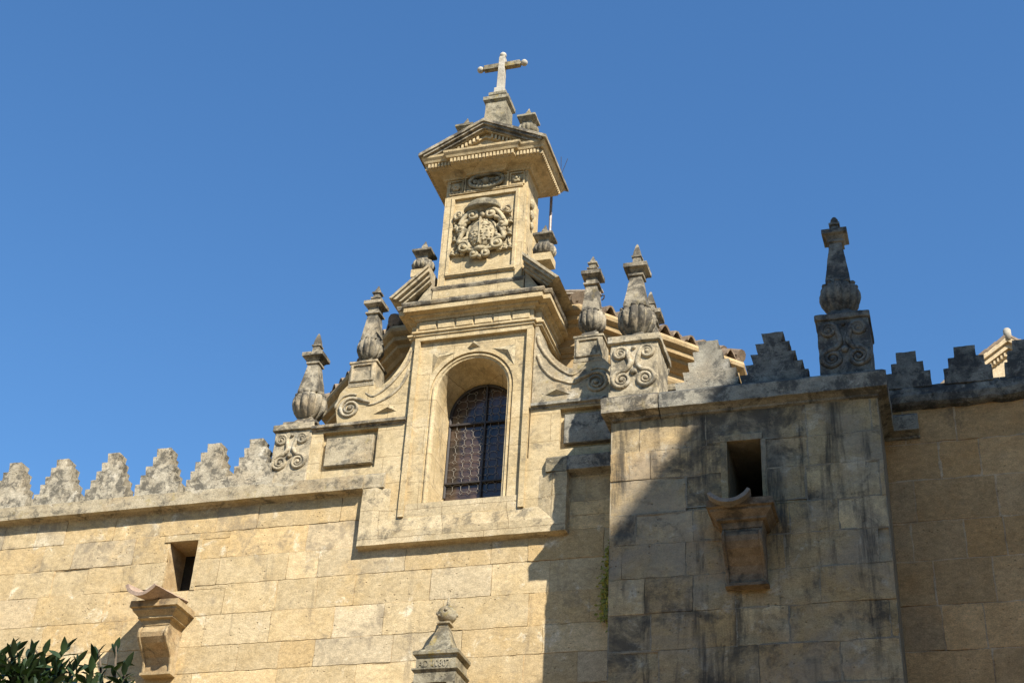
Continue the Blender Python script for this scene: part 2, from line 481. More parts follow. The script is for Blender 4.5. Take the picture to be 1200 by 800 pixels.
def thing(name, label, cat, loc=(0, 0, 0), group=None):
    o = bpy.data.objects.new(name, None)
    COL.objects.link(o)
    o.location = loc
    o.empty_display_size = 0.3
    tag(o, label, cat, group)
    return o
def tag(o, label=None, cat=None, group=None, kind=None):
    if label: o['label'] = label
    if cat: o['category'] = cat
    if group: o['group'] = group
    if kind: o['kind'] = kind
def copy_tree(o, loc=None, label=None, scale=None, parent=None, mat=None, rot=None):
    c = o.copy()
    COL.objects.link(c)
    if parent: c.parent = parent
    if loc is not None: c.location = loc
    if label: c['label'] = label
    if scale: c.scale = scale
    if rot is not None: c.rotation_euler = (0, 0, rot)
    if mat and c.type == 'MESH':
        c.data = c.data.copy()
        c.data.materials[0] = mat
    for ch in list(o.children):
        copy_tree(ch, parent=c, mat=mat)
    return c

def rect_sub(rect, holes):
    out = [rect]
    for hx0, hx1, hz0, hz1 in holes:
        nxt = []
        for x0, x1, z0, z1 in out:
            if hx0 >= x1 or hx1 <= x0 or hz0 >= z1 or hz1 <= z0:
                nxt.append((x0, x1, z0, z1))
                continue
            if z0 < hz0: nxt.append((x0, x1, z0, hz0))
            if z1 > hz1: nxt.append((x0, x1, hz1, z1))
            za, zb = max(z0, hz0), min(z1, hz1)
            if x0 < hx0: nxt.append((x0, hx0, za, zb))
            if x1 > hx1: nxt.append((hx1, x1, za, zb))
        out = nxt
    return [r for r in out if r[1] - r[0] > 0.015 and r[3] - r[2] > 0.015]

def ashlar(name, parent, mats, x0, x1, z0, z1, Y, course, length, holes=(), seed=1, thick=0.5, cell=0.06, fine_above=6.8,
           erode=0.14, amp=0.004, joint=0.0040):
    rnd = random.Random(seed)
    bm = bmesh.new()
    tone = bm.loops.layers.color.new('tone')
    def grid(rx0, rx1, rz0, rz1, tn, er, ph, g):
        rx0 += g; rx1 -= g; rz0 += g; rz1 -= g
        if rx1 - rx0 < 0.01 or rz1 - rz0 < 0.01: return
        c = cell if rz1 > fine_above else 0.3
        nx = max(2, int((rx1 - rx0) / c)); nz = max(2, int((rz1 - rz0) / c))
        tilt = (rnd.random() - 0.5) * 0.010
        proud = (rnd.random() - 0.5) * 0.008
        vs = []
        for j in range(nz + 1):
            row = []
            for i in range(nx + 1):
                u, w = i / nx, j / nz
                x = rx0 + (rx1 - rx0) * u
                z = rz0 + (rz1 - rz0) * w
                edge = (i in (0, nx)) or (j in (0, nz))
                y = Y + proud + tilt * (u - 0.5)
                y += amp * noise.noise((x * 4, ph, z * 4)) + amp * 0.6 * noise.noise((x * 13, ph, z * 13))
                if er:
                    e1 = noise.noise((x * 2.2 + ph, ph, z * 7))
                    e2 = noise.noise((x * 6, ph + 4, z * 26))
                    y += er * (max(0, e1 + 0.15) * 0.9 + 0.5 * abs(e2))
                if edge:
                    y += 0.0012
                    k = 0.0095
                    x += k * noise.noise((x * 9, 3.3, z * 9)) + k * 0.5 * noise.noise((x * 25, 3.3, z * 25))
                    z += k * noise.noise((x * 9, 8.3, z * 9)) + k * 0.5 * noise.noise((x * 25, 8.3, z * 25))
                row.append(bm.verts.new((x, y, z)))
            vs.append(row)
        fs = []
        for j in range(nz):
            for i in range(nx):
                fs.append(bm.faces.new([vs[j][i], vs[j][i + 1], vs[j + 1][i + 1], vs[j + 1][i]]))
        loop = vs[0][:] + [r[-1] for r in vs[1:]] + vs[-1][-2::-1] + [r[0] for r in vs[-2:0:-1]]
        back = [bm.verts.new((v.co.x, Y + 0.035, v.co.z)) for v in loop]
        loop = [bm.verts.new(v.co) for v in loop]
        n = len(loop)
        for i in range(n):
            fs.append(bm.faces.new([loop[(i + 1) % n], loop[i], back[i], back[(i + 1) % n]]))
        for f in fs:
            f.smooth = True
            for l in f.loops:
                l[tone] = (*tn, 1)
    z = z1
    k = 0
    while z > z0 + 0.02:
        h = rnd.uniform(*course)
        zb = max(z0, z - h)
        if zb - z0 < 0.15: zb = z0
        x = x0 - rnd.uniform(0, length[1])
        while x < x1:
            w = rnd.uniform(*length)
            if rnd.random() < 0.13: w *= 0.5
            a, b = max(x, x0), min(x + w, x1)
            if b - a > 0.03:
                tn = (min(1, max(0, rnd.gauss(0.5, 0.22))), rnd.random() ** 1.6, rnd.random())
                er = rnd.uniform(0.012, 0.045 if erode > 0.5 else 0.03) if rnd.random() < erode else 0.0
                ph = rnd.uniform(0, 90)
                for r in rect_sub((a, b, zb, z), holes):
                    grid(*r, tn, er, ph, joint)
                    q = joint + 0.012
                    if z > fine_above - 1 and r[1] - r[0] > 3 * q and r[3] - r[2] > 3 * q:
                        n_ = max(2, int((r[1] - r[0]) / 0.12))
                        O_ = [(r[0], r[2]), (r[1], r[2]), (r[1], r[3]), (r[0], r[3])]
                        I_ = [(r[0] + q, r[2] + q), (r[1] - q, r[2] + q), (r[1] - q, r[3] - q), (r[0] + q, r[3] - q)]
                        for i in range(4):
                            o1, o2, i1, i2 = O_[i], O_[(i + 1) % 4], I_[i], I_[(i + 1) % 4]
                            prev = None
                            for k_ in range(n_ + 1):
                                t_ = k_ / n_
                                ox, oz = o1[0] + (o2[0] - o1[0]) * t_, o1[1] + (o2[1] - o1[1]) * t_
                                ix, iz = i1[0] + (i2[0] - i1[0]) * t_, i1[1] + (i2[1] - i1[1]) * t_
                                dy_ = Y + 0.005 + 0.032 * max(0.0, noise.noise((ox * 2.3, 5.5, oz * 2.3)) - 0.08)
                                cur = (bm.verts.new((ox, dy_, oz)), bm.verts.new((ix, dy_ + 0.004, iz)))
                                if prev:
                                    f_ = bm.faces.new([prev[0], cur[0], cur[1], prev[1]])
                                    f_.material_index = 1
                                    for l in f_.loops: l[tone] = (0.5, 0.3, 0.5, 1)
                                prev = cur
            x += w
        z = zb
    nf = len(bm.faces)
    for r in rect_sub((x0, x1, z0, z1), holes):
        ax, bx, az, bz = r
        lo = [bm.verts.new(p) for p in ((ax, Y + 0.05, az), (bx, Y + 0.05, az), (bx, Y + thick, az), (ax, Y + thick, az))]
        hi = [bm.verts.new(p) for p in ((ax, Y + 0.05, bz), (bx, Y + 0.05, bz), (bx, Y + thick, bz), (ax, Y + thick, bz))]
        fs = [bm.faces.new(lo[::-1]), bm.faces.new(hi)] + [bm.faces.new([lo[i], lo[(i + 1) % 4], hi[(i + 1) % 4], hi[i]]) for i in range(4)]
        for f in fs:
            f.material_index = 1
            for l in f.loops:
                l[tone] = (0.5, 0.3, 0.5, 1)
    me = bpy.data.meshes.new(name)
    bm.to_mesh(me)
    bm.free()
    for mm in mats: me.materials.append(mm)
    o = bpy.data.objects.new(name, me)
    COL.objects.link(o)
    o.parent = parent
    return o

def arch(cx, half, zb, zs, n=20):
    pts = [(cx - half, zb)]
    pts += [(cx - half * math.cos(PI * i / n), zs + half * math.sin(PI * i / n)) for i in range(n + 1)]
    pts.append((cx + half, zb))
    return pts
def arch_loft(mb, outs):                # list of (outline, y)
    R_ = [[mb.v((x, y, z)) for x, z in o] for o, y in outs]
    for A, B in zip(R_, R_[1:]):
        for i in range(len(A) - 1):
            mb.f([A[i], A[i + 1], B[i + 1], B[i]])
def arch_wall(mb, x0, x1, z0, z1, cx, half, zs, y, n=20):
    pts = arch(cx, half, z0, zs, n)
    mb.f([mb.v((x0, y, z0)), mb.v((cx - half, y, z0)), mb.v((cx - half, y, zs)), mb.v((cx - half, y, z1)), mb.v((x0, y, z1))])
    mb.f([mb.v((cx + half, y, z0)), mb.v((x1, y, z0)), mb.v((x1, y, z1)), mb.v((cx + half, y, z1)), mb.v((cx + half, y, zs))])
    arc = pts[1:-1]
    for a, b in zip(arc, arc[1:]):
        mb.f([mb.v((a[0], y, a[1])), mb.v((b[0], y, b[1])), mb.v((b[0], y, z1)), mb.v((a[0], y, z1))])

def spiral(cx, cz, r, a0, turns, ccw=True, n=26, inner=0.12):
    pts = []
    for i in range(n + 1):
        t = i / n
        a = a0 + (1 if ccw else -1) * 2 * PI * turns * t
        q = r * (1 - t) + r * inner * t
        pts.append((cx + q * math.cos(a), cz + q * math.sin(a)))
    return pts
def smooth_curve(pts, n=6):
    out = []
    P = [pts[0]] + list(pts) + [pts[-1]]
    for i in range(1, len(P) - 2):
        for k in range(n):
            t = k / n
            q = []
            for d in range(2):
                p0, p1, p2, p3 = P[i - 1][d], P[i][d], P[i + 1][d], P[i + 2][d]
                q.append(0.5 * (2 * p1 + (p2 - p0) * t + (2 * p0 - 5 * p1 + 4 * p2 - p3) * t * t + (3 * p1 - p0 - 3 * p2 + p3) * t ** 3))
            out.append(tuple(q))
    out.append(tuple(pts[-1]))
    return out
def taper(pts, r0, r1):
    n = len(pts)
    return [r0 + (r1 - r0) * i / (n - 1) for i in range(n)]

# ------------------------------------------------------------------ ground
g = MB()
g.hexa([(-1500, -1500, -0.5), (1500, -1500, -0.5), (1500, 1500, -0.5), (-1500, 1500, -0.5)], [(-1500, -1500, 0), (1500, -1500, 0), (1500, 1500, 0), (-1500, 1500, 0)])
tag(g.build('courtyard_ground', M['ground']), 'pale courtyard paving below the walls', kind='structure')

# ------------------------------------------------------------------ left wall
XC = -6.20
lw = thing('ashlar_wall', 'sunlit cream ashlar stone wall with a row of stepped merlons along its coping', 'wall', (-10, 0, 0))
SLIT = (-10.60, -10.115, 9.53, 10.30)
o = ashlar('stone_courses', lw, [M['wall_sun'], M['mortar_sun']], -18.5, -3.6, 0, 10.80, 0.0, (0.34, 0.46), (0.5, 1.3),
           holes=[SLIT, (-7.3, -5.1, 10.2, 10.9)], seed=11, thick=0.5)
o.data.transform(Matrix.Translation((10, 0, 0)))
COPE = [(0.05, 0.02), (0.0, -0.05), (0.0, -0.075), (0.015, -0.08), (0.0, -0.15), (-0.205, -0.155), (-0.235, -0.07), (-0.24, 0.5), (0.05, 0.5)]
b = MB(); b.sweep([(-18.5, 10.82), (-7.64, 10.82)], COPE, V)
b.world('coping', M['ledge'], lw, rough=(0.007, 5, 0.09))
b = MB(); b.sweep([(-4.70, 10.82), (-3.7, 10.82)], COPE, V)
b.world('coping', M['half_dark'], lw, rough=(0.007, 5, 0.09))
# window slit: rebated frame round the opening and a near-black plate for the shade inside it
def slit_frame(parent, x0, x1, z0, z1, y, w, d, mat, depth=0.55):
    b = MB()
    b.box(x0 - w, x1 + w * 0.2, y - d, y + 0.05, z1, z1 + w)
    b.box(x1, x1 + w * 0.7, y - d * 0.7, y + 0.3, z0, z1 - 0.001)
    b.world('slit_frame', mat, parent, rough=(0.003, 8, 0.08))
    b = MB()
    b.box(x0 - 0.15, x1 + 0.15, y + depth, y + depth + 0.1, z0 - 0.1, z1 + 0.1)
    b.world('slit_back', M['void'], parent)
slit_frame(lw, SLIT[0] + 0.02, SLIT[1] - 0.03, SLIT[2], SLIT[3], 0.0, 0.10, 0.012, M['wall_sun'])

# ------------------------------------------------------------------ merlons
def merlon(cx, y0, zb, top_w, step, h, n, th, mat, label, group, seed, flare=0.01, irregular=0.02, loc_y=None):
    rnd = random.Random(seed)
    b = MB()
    z = zb - 0.02
    L_, R_ = [], []
    for i in range(n):
        k = n - 1 - i
        hw = top_w / 2 + step * k
        hh = h * rnd.uniform(0.92, 1.08)
        if i == 0: hh = h * 1.35 + 0.02
        dx0, dx1 = rnd.uniform(-irregular, irregular), rnd.uniform(-irregular, irregular)
        L_ += [(cx - hw + dx0 + flare, z), (cx - hw + dx0 - flare, z + hh)]
        R_ += [(cx + hw + dx1 - flare, z), (cx + hw + dx1 + flare, z + hh)]
        z += hh
    b.prism(L_[:1] + R_ + L_[:0:-1], y0, y0 + th)
    base = Vector((cx, y0 + th / 2, zb))
    bmesh.ops.translate(b.bm, verts=b.bm.verts, vec=-base)
    for v in b.bm.verts: v.co += base
    o = b.build('merlon', mat, None, rough=(0.0055, 9, 0.04))
    o.data.transform(Matrix.Translation(-base))
    o.location = base
    tag(o, label, 'merlon', group)
    return o
LM = [(-13.52, 'stepped stone merlon cut by the left edge of the photo'),
      (-12.63, 'stepped stone merlon second from the left end of the sunlit parapet'),
      (-11.80, 'stepped stone merlon third from the left end of the sunlit parapet'),
      (-10.93, 'stepped stone merlon directly above the window slit of the sunlit wall'),
      (-10.12, 'stepped stone merlon second to the left of the scroll carved pedestal'),
      (-9.47, 'stepped stone merlon next to the scroll carved pedestal in the sun')]
LMX = [-13.50, -12.66, -11.80, -10.95, -10.13, -9.43]
for i, (x, lab) in enumerate(zip(LMX, [l for _, l in LM])):
    merlon(x, -0.10, 11.05, 0.19, 0.063, 0.142, 5, 0.22, M['merlon_pale'], lab, 'merlons on the sunlit wall', 100 + i)
# two more beyond the frame keep the parapet whole
for i, x in enumerate((-14.36, -15.22)):
    merlon(x, -0.10, 11.05, 0.19, 0.063, 0.142, 5, 0.22, M['merlon_pale'], ('stepped stone merlon just outside the left edge' if i == 0 else 'stepped stone merlon far outside the left edge'), 'merlons on the sunlit wall', 120 + i)

# ------------------------------------------------------------------ chapel front
ch = thing('chapel_front', 'cream limestone chapel front with arched window, curving scrolls and narrow upper tower', 'chapel front', (XC, 0.3, 9.9))
b = MB()
APRON = [(0.045, 0.02), (0.0, -0.03), (0.0, -0.05), (0.018, -0.055), (0.0, -0.115), (-0.19, -0.115), (-0.215, -0.105), (-0.40, -0.052), (-0.40, 0.02)]
b.sweep([(-7.642, 10.82), (-7.642, 9.95), (-4.698, 9.95), (-4.698, 10.82)], APRON, V)
b.world('apron_moulding', M['apron'], ch, rough=(0.006, 5, 0.09))
b = MB()
b.box(-7.4, -4.94, -0.050, 0.3, 10.2, 10.36)
b.box(-7.4, -7.1, -0.048, 0.3, 10.362, 11.1)
b.box(-5.3, -4.94, -0.048, 0.3, 10.362, 11.1)
b.box(-7.63, -7.38, -0.045, 0.3, 10.75, 11.06)
b.box(-5.02, -4.71, -0.045, 0.3, 10.75, 11.06)
b.world('base_course', M['chapel'], ch, rough=(0.004, 6, 0.12))
for x0, x1, mt in ((-7.638, -7.34, M['ledge']), (-5.0, -4.702, M['old_stone'])):
    b = MB()
    b.hexa([(x0, -0.118, 10.83), (x1, -0.118, 10.83), (x1, 0.2, 10.83), (x0, 0.2, 10.83)], [(x0, -0.118, 11.03), (x1, -0.118, 11.03), (x1, -0.03, 11.10), (x0, -0.03, 11.10)])
    b.world('shoulder_block', mt, ch, rough=(0.007, 6, 0.07))

def mirror(pts, s):
    return [(XC + s * (x - XC), z) for x, z in pts]
def ccw(poly):
    a = sum(p[0] * q[1] - q[0] * p[1] for p, q in zip(poly, poly[1:] + poly[:1]))
    return poly if a > 0 else poly[::-1]
CURVE = smooth_curve([(-7.70, 12.50), (-7.60, 12.55), (-7.42, 12.72), (-7.26, 13.0), (-7.17, 13.28)], 5)
G1 = smooth_curve([(-7.83, 12.47), (-7.76, 12.41), (-7.66, 12.40), (-7.45, 12.57), (-7.23, 12.88), (-7.165, 13.10)], 6)
G2 = smooth_curve([(-7.88, 12.31), (-7.78, 12.265), (-7.67, 12.26), (-7.43, 12.37), (-7.265, 12.55), (-7.18, 12.78)], 6)
for s in (1, -1):           # s = 1 builds the left wing, -1 its mirror on the right
    side_mat = M['chapel']
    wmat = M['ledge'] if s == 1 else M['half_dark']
    def bx(b, x0, x1, *r):
        a, c = XC + s * (x0 - XC), XC + s * (x1 - XC)
        b.box(min(a, c), max(a, c), *r)
    # lower storey with its sunk panel
    b = MB()
    bx(b, -8.60, -8.41, -0.03, 0.40, 11.0, 11.90)
    bx(b, -8.412, -7.55, -0.031, 0.40, 11.0, 11.205)
    bx(b, -8.412, -7.55, -0.031, 0.40, 11.84, 11.902)
    bx(b, -7.552, -7.12, -0.03, 0.40, 11.0, 11.90)
    bx(b, -8.42, -7.54, 0.045, 0.38, 11.18, 11.86)
    b.world('wing_wall', M['chapel'], ch, rough=(0.004, 6, 0.12))
    b = MB()
    bx(b, -8.345, -7.61, -0.035, 0.06, 11.285, 11.745)
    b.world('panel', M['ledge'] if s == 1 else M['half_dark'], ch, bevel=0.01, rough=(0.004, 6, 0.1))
    b = MB()
    x0, x1 = sorted((XC + s * (-8.585 - XC), XC + s * (-7.13 - XC)))
    b.sweep([(x0, -0.03), (x1, -0.03)], [(-0.02, 11.86), (0.015, 11.868), (0.02, 11.89), (0.06, 11.905), (0.06, 11.95), (-0.02, 11.975), (-0.4, 11.98), (-0.4, 11.86)], H)
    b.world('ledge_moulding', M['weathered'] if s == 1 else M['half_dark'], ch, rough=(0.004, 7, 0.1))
    # volute wing
    poly = [(-8.22, 11.96), (-7.12, 11.96), (-7.12, 13.28)] + CURVE[::-1] + [(-7.71, 12.62), (-8.13, 12.62), (-8.24, 12.50), (-8.285, 12.28)]
    b = MB(); b.prism(ccw(mirror(poly, s)), -0.012, 0.36)
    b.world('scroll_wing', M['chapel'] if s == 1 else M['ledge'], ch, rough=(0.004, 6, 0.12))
    b = MB()
    for crv in (G1, G2):
        pts = [(x, -0.012, z) for x, z in mirror(crv, s)]
        b.tube(pts, 0.026, 6, radii=taper(pts, 0.012, 0.03), flat=0.9)
    c = (-8.05, 12.225)
    sp = spiral(c[0], c[1], 0.165, PI * 0.42, 2.4, True, 44, 0.1)
    pts = [(x, -0.018, z) for x, z in mirror(smooth_curve([(-7.74, 12.29), (-7.83, 12.32), (-7.92, 12.36)], 4)[:-1] + sp, s)]
    b.tube(pts, 0.03, 6, radii=taper(pts, 0.034, 0.014), flat=1.0)
    sp2 = spiral(-8.06, 12.24, 0.225, PI * 1.0, 0.32, False, 12, 0.98)
    pts = [(x, -0.014, z) for x, z in mirror(sp2, s)]
    b.tube(pts, 0.02, 6)
    b.ball((XC + s * (c[0] - XC), -0.02, c[1]), 0.035, 10)
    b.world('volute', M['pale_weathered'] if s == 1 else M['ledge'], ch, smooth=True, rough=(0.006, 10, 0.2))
    # wedge ornament
    b = MB()
    tri = [(-7.69, 12.075), (-7.31, 12.10), (-7.385, 12.195)]
    P = [(XC + s * (x - XC), z) for x, z in tri]
    t = (sum(p[0] for p in P) / 3, sum(p[1] for p in P) / 3)
    a = [b.v((x, -0.01, z)) for x, z in P]
    q = b.v((t[0] + 0.03, -0.075, t[1] + 0.02))
    for i in range(3): b.f([a[i], a[(i + 1) % 3], q])
    b.world('wedge_ornament', M['carved'], ch)
    # pedestals carrying the pinnacles
    b = MB()
    bx(b, -8.13, -7.71, -0.02, 0.36, 12.58, 12.615)
    bx(b, -8.125, -7.715, -0.018, 0.355, 12.61, 13.02)
    bx(b, -8.145, -7.695, -0.03, 0.37, 12.985, 13.03)
    fx0, fx1 = sorted((XC + s * (-8.06 - XC), XC + s * (-7.78 - XC)))
    b.sweep([(fx0, 12.70), (fx1, 12.70), (fx1, 12.93), (fx0, 12.93)], [(0, -0.018), (0, -0.04), (0.035, -0.042), (0.045, -0.018)], V, closed=True)
    b.world('upper_pedestal', M['pale_weathered'], ch, bevel=0.008, rough=(0.006, 6, 0.07))
    b = MB()
    bx(b, -9.17, -8.585, -0.05, 0.50, 11.03, 11.93)
    bx(b, -9.21, -8.56, -0.085, 0.53, 11.925, 12.03)
    bx(b, -9.19, -8.57, -0.07, 0.52, 11.0, 11.22)
    b.world('lower_pedestal', M['pale_weathered'], ch, bevel=0.01, rough=(0.008, 6, 0.08))

def scroll_panel(parent, x0, x1, z0, z1, y, mat, r=0.026):
    """Four spirals joined in a lyre, carved on the face of a pedestal."""
    w, h = x1 - x0, z1 - z0
    b = MB()
    for s in (1, -1):
        def T(p):
            return (x0 + w * (0.5 + s * (p[0] - 0.5)), y, z0 + h * p[1])
        k = h / w
        tl = spiral(0.20, 0.79, 0.165, 0.05, 2.4, True, 36, 0.1)
        tl = [(px, 0.79 + (pz - 0.79) / k) for px, pz in tl]
        bl = spiral(0.235, 0.215, 0.225, PI * 0.42, 2.4, True, 42, 0.1)
        bl = [(px, 0.215 + (pz - 0.215) / k) for px, pz in bl]
        stem = smooth_curve([tl[0], (0.40, 0.66), (0.425, 0.57), (0.38, 0.48), bl[0]], 5)
        path = [T(p) for p in tl[::-1] + stem[1:-1] + bl]
        nn = len(path)
        b.tube(path, r, 6, radii=[r * (0.5 + 0.75 * min(1.0, 2.6 * min(i, nn - 1 - i) / nn)) for i in range(nn)])
        for c in ((0.20, 0.79), (0.235, 0.215)):
            b.ball(T(c), r * 1.15, 8)
    b.ball((x0 + w * 0.5, y, z0 + h * 0.38), r * 1.7, 8)
    b.ball((x0 + w * 0.5, y, z0 + h * 0.90), r * 1.1, 8)
    return b.world('scroll_relief', mat, parent, smooth=True, rough=(0.006, 11, 0.2))
scroll_panel(ch, -9.155, -8.62, 11.26, 11.91, -0.055, M['pale_weathered'])

# window surround
b = MB()
b.box(XC - 0.90, XC - 0.82, -0.085, 0.30, 10.36, 13.215)
b.box(XC + 0.82, XC + 0.90, -0.085, 0.30, 10.36, 13.215)
b.box(XC - 0.90, XC + 0.90, -0.086, 0.30, 13.212, 13.30)
b.world('window_surround', M['chapel'], ch, rough=(0.0025, 6, 0.12))
b = MB()
AX = -6.19
arch_wall(b, XC - 0.825, XC + 0.825, 10.36, 13.22, AX, 0.625, 12.34, -0.022)
arch_loft(b, [(arch(AX, 0.625, 10.36, 12.34), -0.022), (arch(AX, 0.625, 10.36, 12.34), 0.012), (arch(AX, 0.60, 10.36, 12.34), 0.012), (arch(AX, 0.59, 10.36, 12.34), -0.012),
              (arch(AX, 0.57, 10.36, 12.34), -0.014), (arch(AX, 0.555, 10.36, 12.34), 0.008), (arch(AX, 0.535, 10.36, 12.34), 0.012), (arch(AX, 0.53, 10.36, 12.34), 0.03),
              (arch(AX, 0.526, 10.36, 12.22), 0.50), (arch(AX, 0.526, 10.36, 12.22), 0.56), (arch(AX, 0.50, 10.36, 12.22), 0.56)])
b.world('arch_panel', M['chapel'], ch, rough=(0.002, 6, 0.12))
b = MB()
b.hexa([(XC - 0.82, -0.05, 10.30), (XC + 0.82, -0.05, 10.30), (XC + 0.82, 0.75, 10.30), (XC - 0.82, 0.75, 10.30)],
       [(XC - 0.815, -0.045, 10.56), (XC + 0.815, -0.045, 10.56), (XC + 0.815, 0.75, 10.96), (XC - 0.815, 0.75, 10.96)])
b.world('window_sill', M['apron'], ch, rough=(0.004, 6, 0.1))
b = MB()
def pyr(b, poly, y, tip, h):
    a = [b.v((x, y, z)) for x, z in poly]
    q = b.v((tip[0], y - h, tip[1]))
    n = len(a)
    for i in range(n): b.f([a[i], a[(i + 1) % n], q])
pyr(b, [(-6.305, 13.03), (-6.095, 13.03), (-6.20, 13.165)], -0.02, (-6.19, 13.08), 0.07)
arcp = [(AX - 0.70 * math.cos(t), 12.34 + 0.70 * math.sin(t)) for t in (0.45, 0.65, 0.85, 1.05, 1.18)]
pyr(b, arcp + [(-6.83, 13.01)], -0.02, (-6.72, 12.90), 0.055)
pyr(b, [(2 * AX - x, z) for x, z in arcp][::-1] + [(-5.56, 13.01)][::-1], -0.02, (-5.66, 12.90), 0.055)
b.world('spandrel_ornament', M['carved'], ch)

# the window itself
wy = 0.565
b = MB()
arch_pts = arch(AX, 0.515, 10.85, 12.23, 24)
b.f([b.v((x, wy + 0.02, z)) for x, z in arch_pts])
pane = b.world('window_glass', M['glass'], ch)
b = MB()
fp = [(x, wy, z) for x, z in arch(AX, 0.50, 10.92, 12.23, 24)]
b.tube(fp, 0.024, 4)
b.box(AX + 0.039, AX + 0.061, wy - 0.03, wy + 0.02, 10.85, 12.72)
b.box(AX - 0.50, AX + 0.50, wy - 0.028, wy + 0.018, 12.08, 12.11)
b.box(AX - 0.50, AX + 0.50, wy - 0.028, wy + 0.018, 11.125, 11.15)
wf = b.world('window', M['iron'], ch)
pane.parent = wf; pane.name = 'window_glass'
b = MB()
def inside(x, z):
    if abs(x - AX) > 0.49 or z < 10.93: return False
    return z < 12.23 or (x - AX) ** 2 + (z - 12.23) ** 2 < 0.49 ** 2
p_ = 0.127; cut = p_ * 0.25
edges = set()
rnd = random.Random(21)
jit = {}
def jp(q):
    k_ = (round(q[0], 3), round(q[1], 3))
    if k_ not in jit: jit[k_] = (q[0] + rnd.gauss(0, 0.0028), wy - 0.004 + rnd.gauss(0, 0.004), q[1] + rnd.gauss(0, 0.0028))
    return jit[k_]
for i in range(-4, 4):
    for j in range(0, 15):
        cx, cz = AX + (i + 0.5) * p_ * 1.0, 10.87 + (j + 0.5) * p_ * 0.98
        hx, hz = p_ / 2, p_ * 0.98 / 2
        o8 = [(cx - hx + cut, cz - hz), (cx + hx - cut, cz - hz), (cx + hx, cz - hz + cut), (cx + hx, cz + hz - cut),
              (cx + hx - cut, cz + hz), (cx - hx + cut, cz + hz), (cx - hx, cz + hz - cut), (cx - hx, cz - hz + cut)]
        for a, c in zip(o8, o8[1:] + o8[:1]):
            key = tuple(sorted(((round(a[0], 3), round(a[1], 3)), (round(c[0], 3), round(c[1], 3)))))
            if key not in edges and inside(*a) and inside(*c):
                edges.add(key)
                if rnd.random() < 0.93: b.tube([jp(a), jp(c)], 0.0034, 4)
b.world('lead_lattice', M['lead'], wf)

# body behind the wings, entablature, broken pediment
b = MB()
b.box(XC - 0.97, XC - 0.62, 0.012, 1.25, 10.4, 13.30)
b.box(XC + 0.62, XC + 0.97, 0.012, 1.25, 10.4, 13.30)
b.box(XC - 0.97, XC + 0.97, 0.30, 1.25, 12.95, 13.35)
b.box(XC - 1.0, XC + 1.0, 0.0, 1.25, 13.28, 13.86)
b.box(XC - 0.90, XC + 0.90, -0.08, 0.2, 13.285, 13.855)
b.world('body_wall', M['chapel'], ch, rough=(0.003, 6, 0.14))
b = MB()
ENT = [(-0.01, 13.275), (0.025, 13.29), (0.025, 13.32), (0.05, 13.333), (0.05, 13.36), (0.003, 13.372), (0.003, 13.545), (0.02, 13.552), (0.04, 13.585),
       (0.085, 13.605), (0.085, 13.63), (0.155, 13.642), (0.17, 13.648), (0.17, 13.725), (-0.05, 13.73)]
EP = [(XC - 1.0, 1.2), (XC - 1.0, 0.0), (XC - 0.90, 0.0), (XC - 0.90, -0.08), (XC + 0.90, -0.08), (XC + 0.90, 0.0), (XC + 1.0, 0.0), (XC + 1.0, 1.2)]
b.sweep(EP, ENT, H)
b.world('entablature', M['chapel'], ch, rough=(0.0025, 7, 0.1))
b = MB()
b.sweep(EP, [(-0.05, 13.726), (0.172, 13.726), (0.188, 13.738), (0.203, 13.775), (0.203, 13.797), (0.12, 13.817), (-0.05, 13.862)], H)
b.world('cornice_fillet', M['weathered'], ch, rough=(0.004, 7, 0.08))
b = MB()
for i in range(6):
    x0 = XC - 0.855 + i * 0.2885
    b.box(x0, x0 + 0.262, -0.108, -0.07, 13.39, 13.535)
b.world('frieze_block', M['chapel'], ch, bevel=0.008)
for s in (1, -1):
    b = MB()
    # raking cornice: outer slab, then two recessed steps below it
    def rake(d0, d1, y0, y1, x_in=0.735):
        xo = 1.32
        z_e, z_a = 13.93, 14.47
        sl = (z_a - z_e) / (xo - x_in)
        def zz(x, d): return z_e + (xo - x) * sl - d
        pts = [(XC - s * (xo - d0 * 0.9 + 0.0), zz(xo - d0 * 0.9, d0)), (XC - s * x_in, zz(x_in, d0)), (XC - s * x_in, zz(x_in, d1)), (XC - s * (xo - d1 * 0.9), zz(xo - d1 * 0.9, d1))]
        b.prism(ccw(pts), y0, y1)
    rake(0.0, 0.055, -0.28, 0.95)
    rake(0.054, 0.12, -0.25, 0.9)
    rake(0.118, 0.18, -0.19, 0.85)
    rake(0.178, 0.23, -0.14, 0.8)
    b.prism(ccw([(XC - s * 1.05, 13.80), (XC - s * 0.735, 13.80), (XC - s * 0.735, 14.27)]), -0.055, 0.7)
    b.world('broken_pediment', M['ledge'], ch, rough=(0.003, 7, 0.09))

